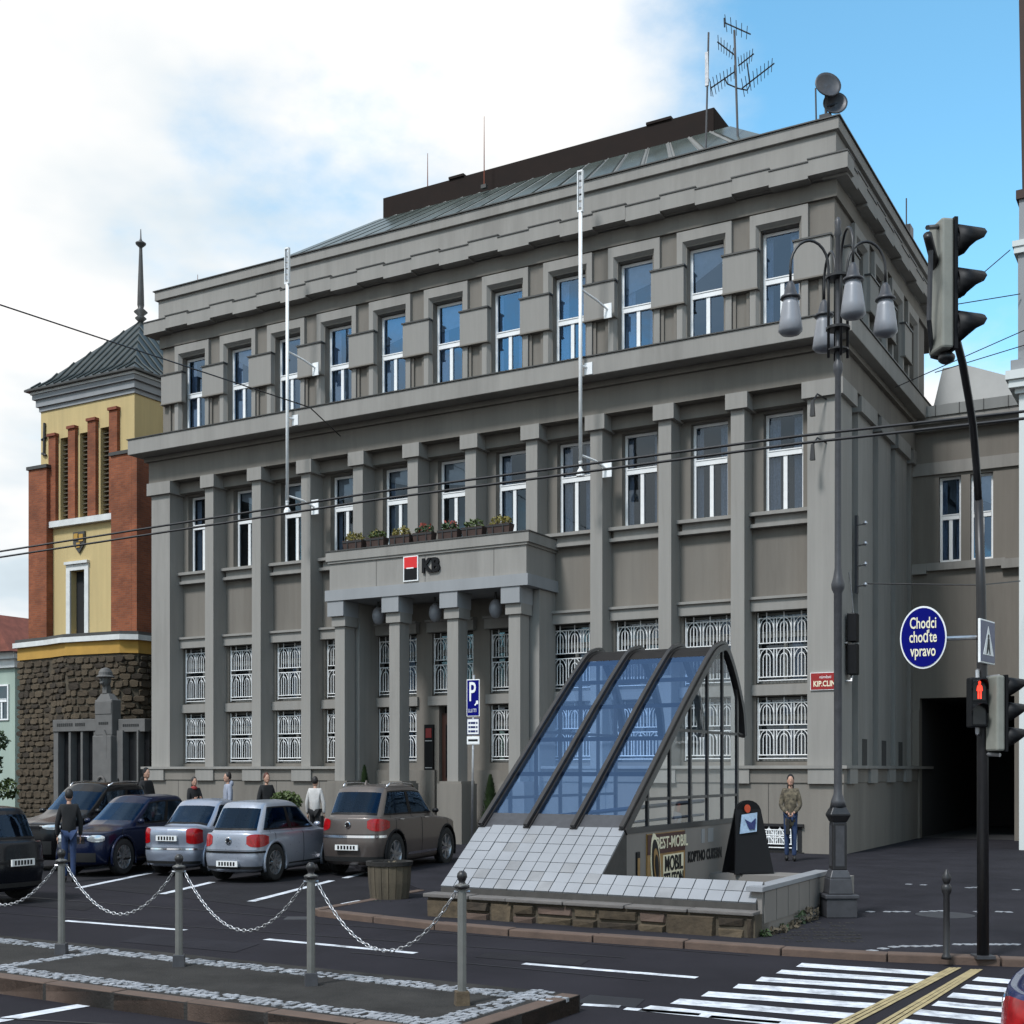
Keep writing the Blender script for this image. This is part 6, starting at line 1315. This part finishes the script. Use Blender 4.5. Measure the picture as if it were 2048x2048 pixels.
def person(label, loc, h, rotz, top, legs, hair, stride=.12, arms=((.26, -.02, 1.12), (.25, -.08, .86)), hood=None, coat=False, bag=None, scarf=None, lean=0.0, long_hair=False, squeeze=.82, cap=None):
    k = h / 1.75; t = thing('person', label, 'person', loc, rotz)
    def v(x, y, z): return Vector((x * k, y * k, z * k))
    el, wr_ = arms; J = {}
    for sg in (1, -1):
        st_ = stride * sg
        J[sg] = dict(sh=v(.165 * sg, lean * .8, 1.43), el=v(el[0] * sg, el[1] + lean * .5, el[2]), wr=v(wr_[0] * sg, wr_[1], wr_[2]), hip=v(.085 * sg, 0, .92), kn=v(.09 * sg, -st_ * .55 - .02, .5), an=v(.09 * sg, -st_ + .02, .09), toe=v(.10 * sg, -st_ - .13, .035))
    pel, sp1, ch, nk, hb = v(0, 0, .96), v(0, lean * .3, 1.12), v(0, lean * .7, 1.33), v(0, lean + .0, 1.49), v(0, lean - .01, 1.57)
    nodes = [(pel, (.10 * k, .08 * k)), (sp1, (.09 * k, .07 * k)), (ch, (.10 * k, .07 * k)), (nk, .052 * k), (hb, .055 * k)]; ed = [(0, 1), (1, 2), (2, 3), (3, 4)]
    for sg in (1, -1):
        j = J[sg]; b = len(nodes); nodes += [(j['sh'], .048 * k), (j['el'], .038 * k), (j['wr'], .03 * k), (j['hip'], .075 * k), (j['kn'], .05 * k), (j['an'], .035 * k), (j['toe'], .035 * k)]
        ed += [(2, b), (b, b + 1), (b + 1, b + 2), (0, b + 3), (b + 3, b + 4), (b + 4, b + 5), (b + 5, b + 6)]
    vs, fs = skin(nodes, ed); mb = MB(); mb.add(vs, fs)
    hc = v(0, lean - .02, 1.645); mb.ball(hc, .08 * k, .098 * k, .118 * k, 16, 12); mb.ball(hc + v(0, -.05, -.06), .048 * k, .045 * k, .05 * k)
    mb.ball(hc + v(0, -.095, -.012), .013 * k, .022 * k, .026 * k)
    for sg in (1, -1): mb.ball(hc + v(.075 * sg, .0, -.01), .012 * k, .02 * k, .03 * k)
    for sg in (1, -1):                       # hands: palm, four fingers, thumb
        j = J[sg]; d = (j['wr'] - j['el']).normalized(); sd = Vector((0, 1, 0)) - d * d.y
        if sd.length < .1: sd = Vector((0, 0, 1))
        sd.normalize(); pc = j['wr'] + d * .045 * k; mb.ball(pc, .022 * k, .036 * k, .045 * k)
        nrm = d.cross(sd)
        for f in range(4):
            b0 = pc + d * .035 * k + sd * (f - 1.5) * .018 * k; l = (.07, .08, .076, .06)[f] * k
            mb.tube([b0, b0 + d * l * .55, b0 + d * l * .9 - nrm * sg * l * .35], [.0095 * k, .009 * k, .007 * k], 6)
        b0 = pc - sd * .03 * k; mb.tube([b0, b0 - sd * .025 * k + d * .02 * k, b0 - sd * .03 * k + d * .055 * k], [.012 * k, .011 * k, .008 * k], 6)
    mb.build('body', 'skin', t, smooth=True)
    for sg in (1, -1): MB().ball(hc + v(.03 * sg, -.082, .012), .012 * k, .008 * k, .008 * k).build('eye', 'eye_dark', t)
    MB().ball(hc + v(0, -.09, -.058), .022 * k, .01 * k, .007 * k).build('mouth', 'lip', t)
    # clothes
    g = .022 * k
    low = v(0, 0, .64 if coat else .83)
    nodes = [(low, (.19 * k, .155 * k)), (v(0, lean * .2, 1.05), (.16 * k, .13 * k)), (ch, (.18 * k, .14 * k)), (v(0, lean, 1.48), .085 * k)]; ed = [(0, 1), (1, 2), (2, 3)]
    for sg in (1, -1):
        j = J[sg]; b = len(nodes); nodes += [(j['sh'], .08 * k), (j['el'], .062 * k), (j['wr'].lerp(j['el'], .08), .048 * k)]; ed += [(2, b), (b, b + 1), (b + 1, b + 2)]
    vs, fs = skin(nodes, ed); MB().add(vs, fs).build('jacket', top, t, smooth=True)
    nodes = [(v(0, 0, .98), (.15 * k, .125 * k))]; ed = []
    for sg in (1, -1):
        j = J[sg]; b = len(nodes); nodes += [(j['hip'], .105 * k), (j['kn'], .072 * k), (j['an'] + v(0, 0, .0), .058 * k)]; ed += [(0, b), (b, b + 1), (b + 1, b + 2)]
    vs, fs = skin(nodes, ed); MB().add(vs, fs).build('trousers', legs, t, smooth=True)
    for sg in (1, -1):
        j = J[sg]; MB().ball((j['an'] + j['toe']) / 2 + v(0, 0, -.0), .05 * k, .14 * k, .06 * k).build('shoe', 'shoe', t, smooth=True)
    hm = MB(); hm.ball(hc + v(0, .022, .03), .090 * k, .100 * k, .110 * k, 16, 10)
    if long_hair: hm.ball(hc + v(0, .055, -.13), .085 * k, .05 * k, .17 * k, 12, 8)
    hm.build('hair' if cap is None else 'knitted_cap', hair if cap is None else cap, t, smooth=True)
    if hood: MB().ball(v(0, lean + .09, 1.5), .11 * k, .07 * k, .08 * k).build('hood', hood, t, smooth=True)
    if scarf: MB().lathe([(.07 * k, 0), (.10 * k, .02 * k), (.10 * k, .07 * k), (.07 * k, .09 * k)], 14, v(0, lean - .01, 1.44)).build('scarf', scarf, t, smooth=True)
    if bag:
        p = J[bag[0]]['wr'] if bag[2] else v(.2 * bag[0], .02, .95); MB().tbox((p.x, p.y), .05 * k, .13 * k, p.z - .42 * k, p.z - .12 * k, .035 * k, .11 * k).tube([p + v(0, -.09, -.13), p + v(0, -.05, .0), p + v(0, .05, .0), p + v(0, .09, -.13)], .010 * k, 5).build('bag', bag[1], t, bevel=.01)
    t.scale = (squeeze, squeeze, 1)
    return t
def pp(u, Y): q_ = PX(u, 1540, Y); return (q_.x, q_.y, PZ)
person('person in dark hooded clothes at the left corner of the bank', pp(292, 30.0), 1.86, radians(60), 'cloth_black', 'cloth_black', 'cloth_black', hood='cloth_black', cap='cloth_black')
person('woman with long dark hair and red scarf walking behind the silver saloon', pp(388, 30.5), 1.64, radians(40), 'cloth_black', 'cloth_black', 'hair_dark', scarf='scarf_red', long_hair=True, arms=((.22, -.08, 1.14), (.12, -.24, 1.2)))
person('man in grey-blue hooded top with shoulder strap behind the silver cars', pp(456, 29.6), 1.76, radians(-60), 'cloth_grey', 'denim', 'hair_dark', hood='cloth_grey', bag=(1, 'cloth_black', False))
person('person with reddish hair and black jacket behind the silver hatchback', pp(533, 29.2), 1.74, radians(35), 'cloth_black', 'denim', 'hair_red')
person('woman in white top with bag, seen from behind between hatchback and SUV', pp(630, 28.6), 1.66, radians(170), 'cloth_white', 'cloth_black', 'hair_dark', bag=(-1, 'cloth_black', False))
q_ = G(138, 1765); person('man in dark jacket and jeans standing between the black and navy cars', (q_.x, q_.y, .006), 1.55, radians(200), 'cloth_black', 'denim', 'hair_dark', stride=.04)
q_ = G(1581, 1722, PZ); person('woman in mottled brown coat holding a black bag near the bank corner', (q_.x, q_.y, PZ), 1.72, radians(-12), 'cloth_camo', 'denim', 'hair_dark', stride=.07, arms=((.24, -.04, 1.13), (.07, -.2, .98)), coat=True, bag=(-1, 'cloth_black', True), long_hair=True, cap='cloth_black')
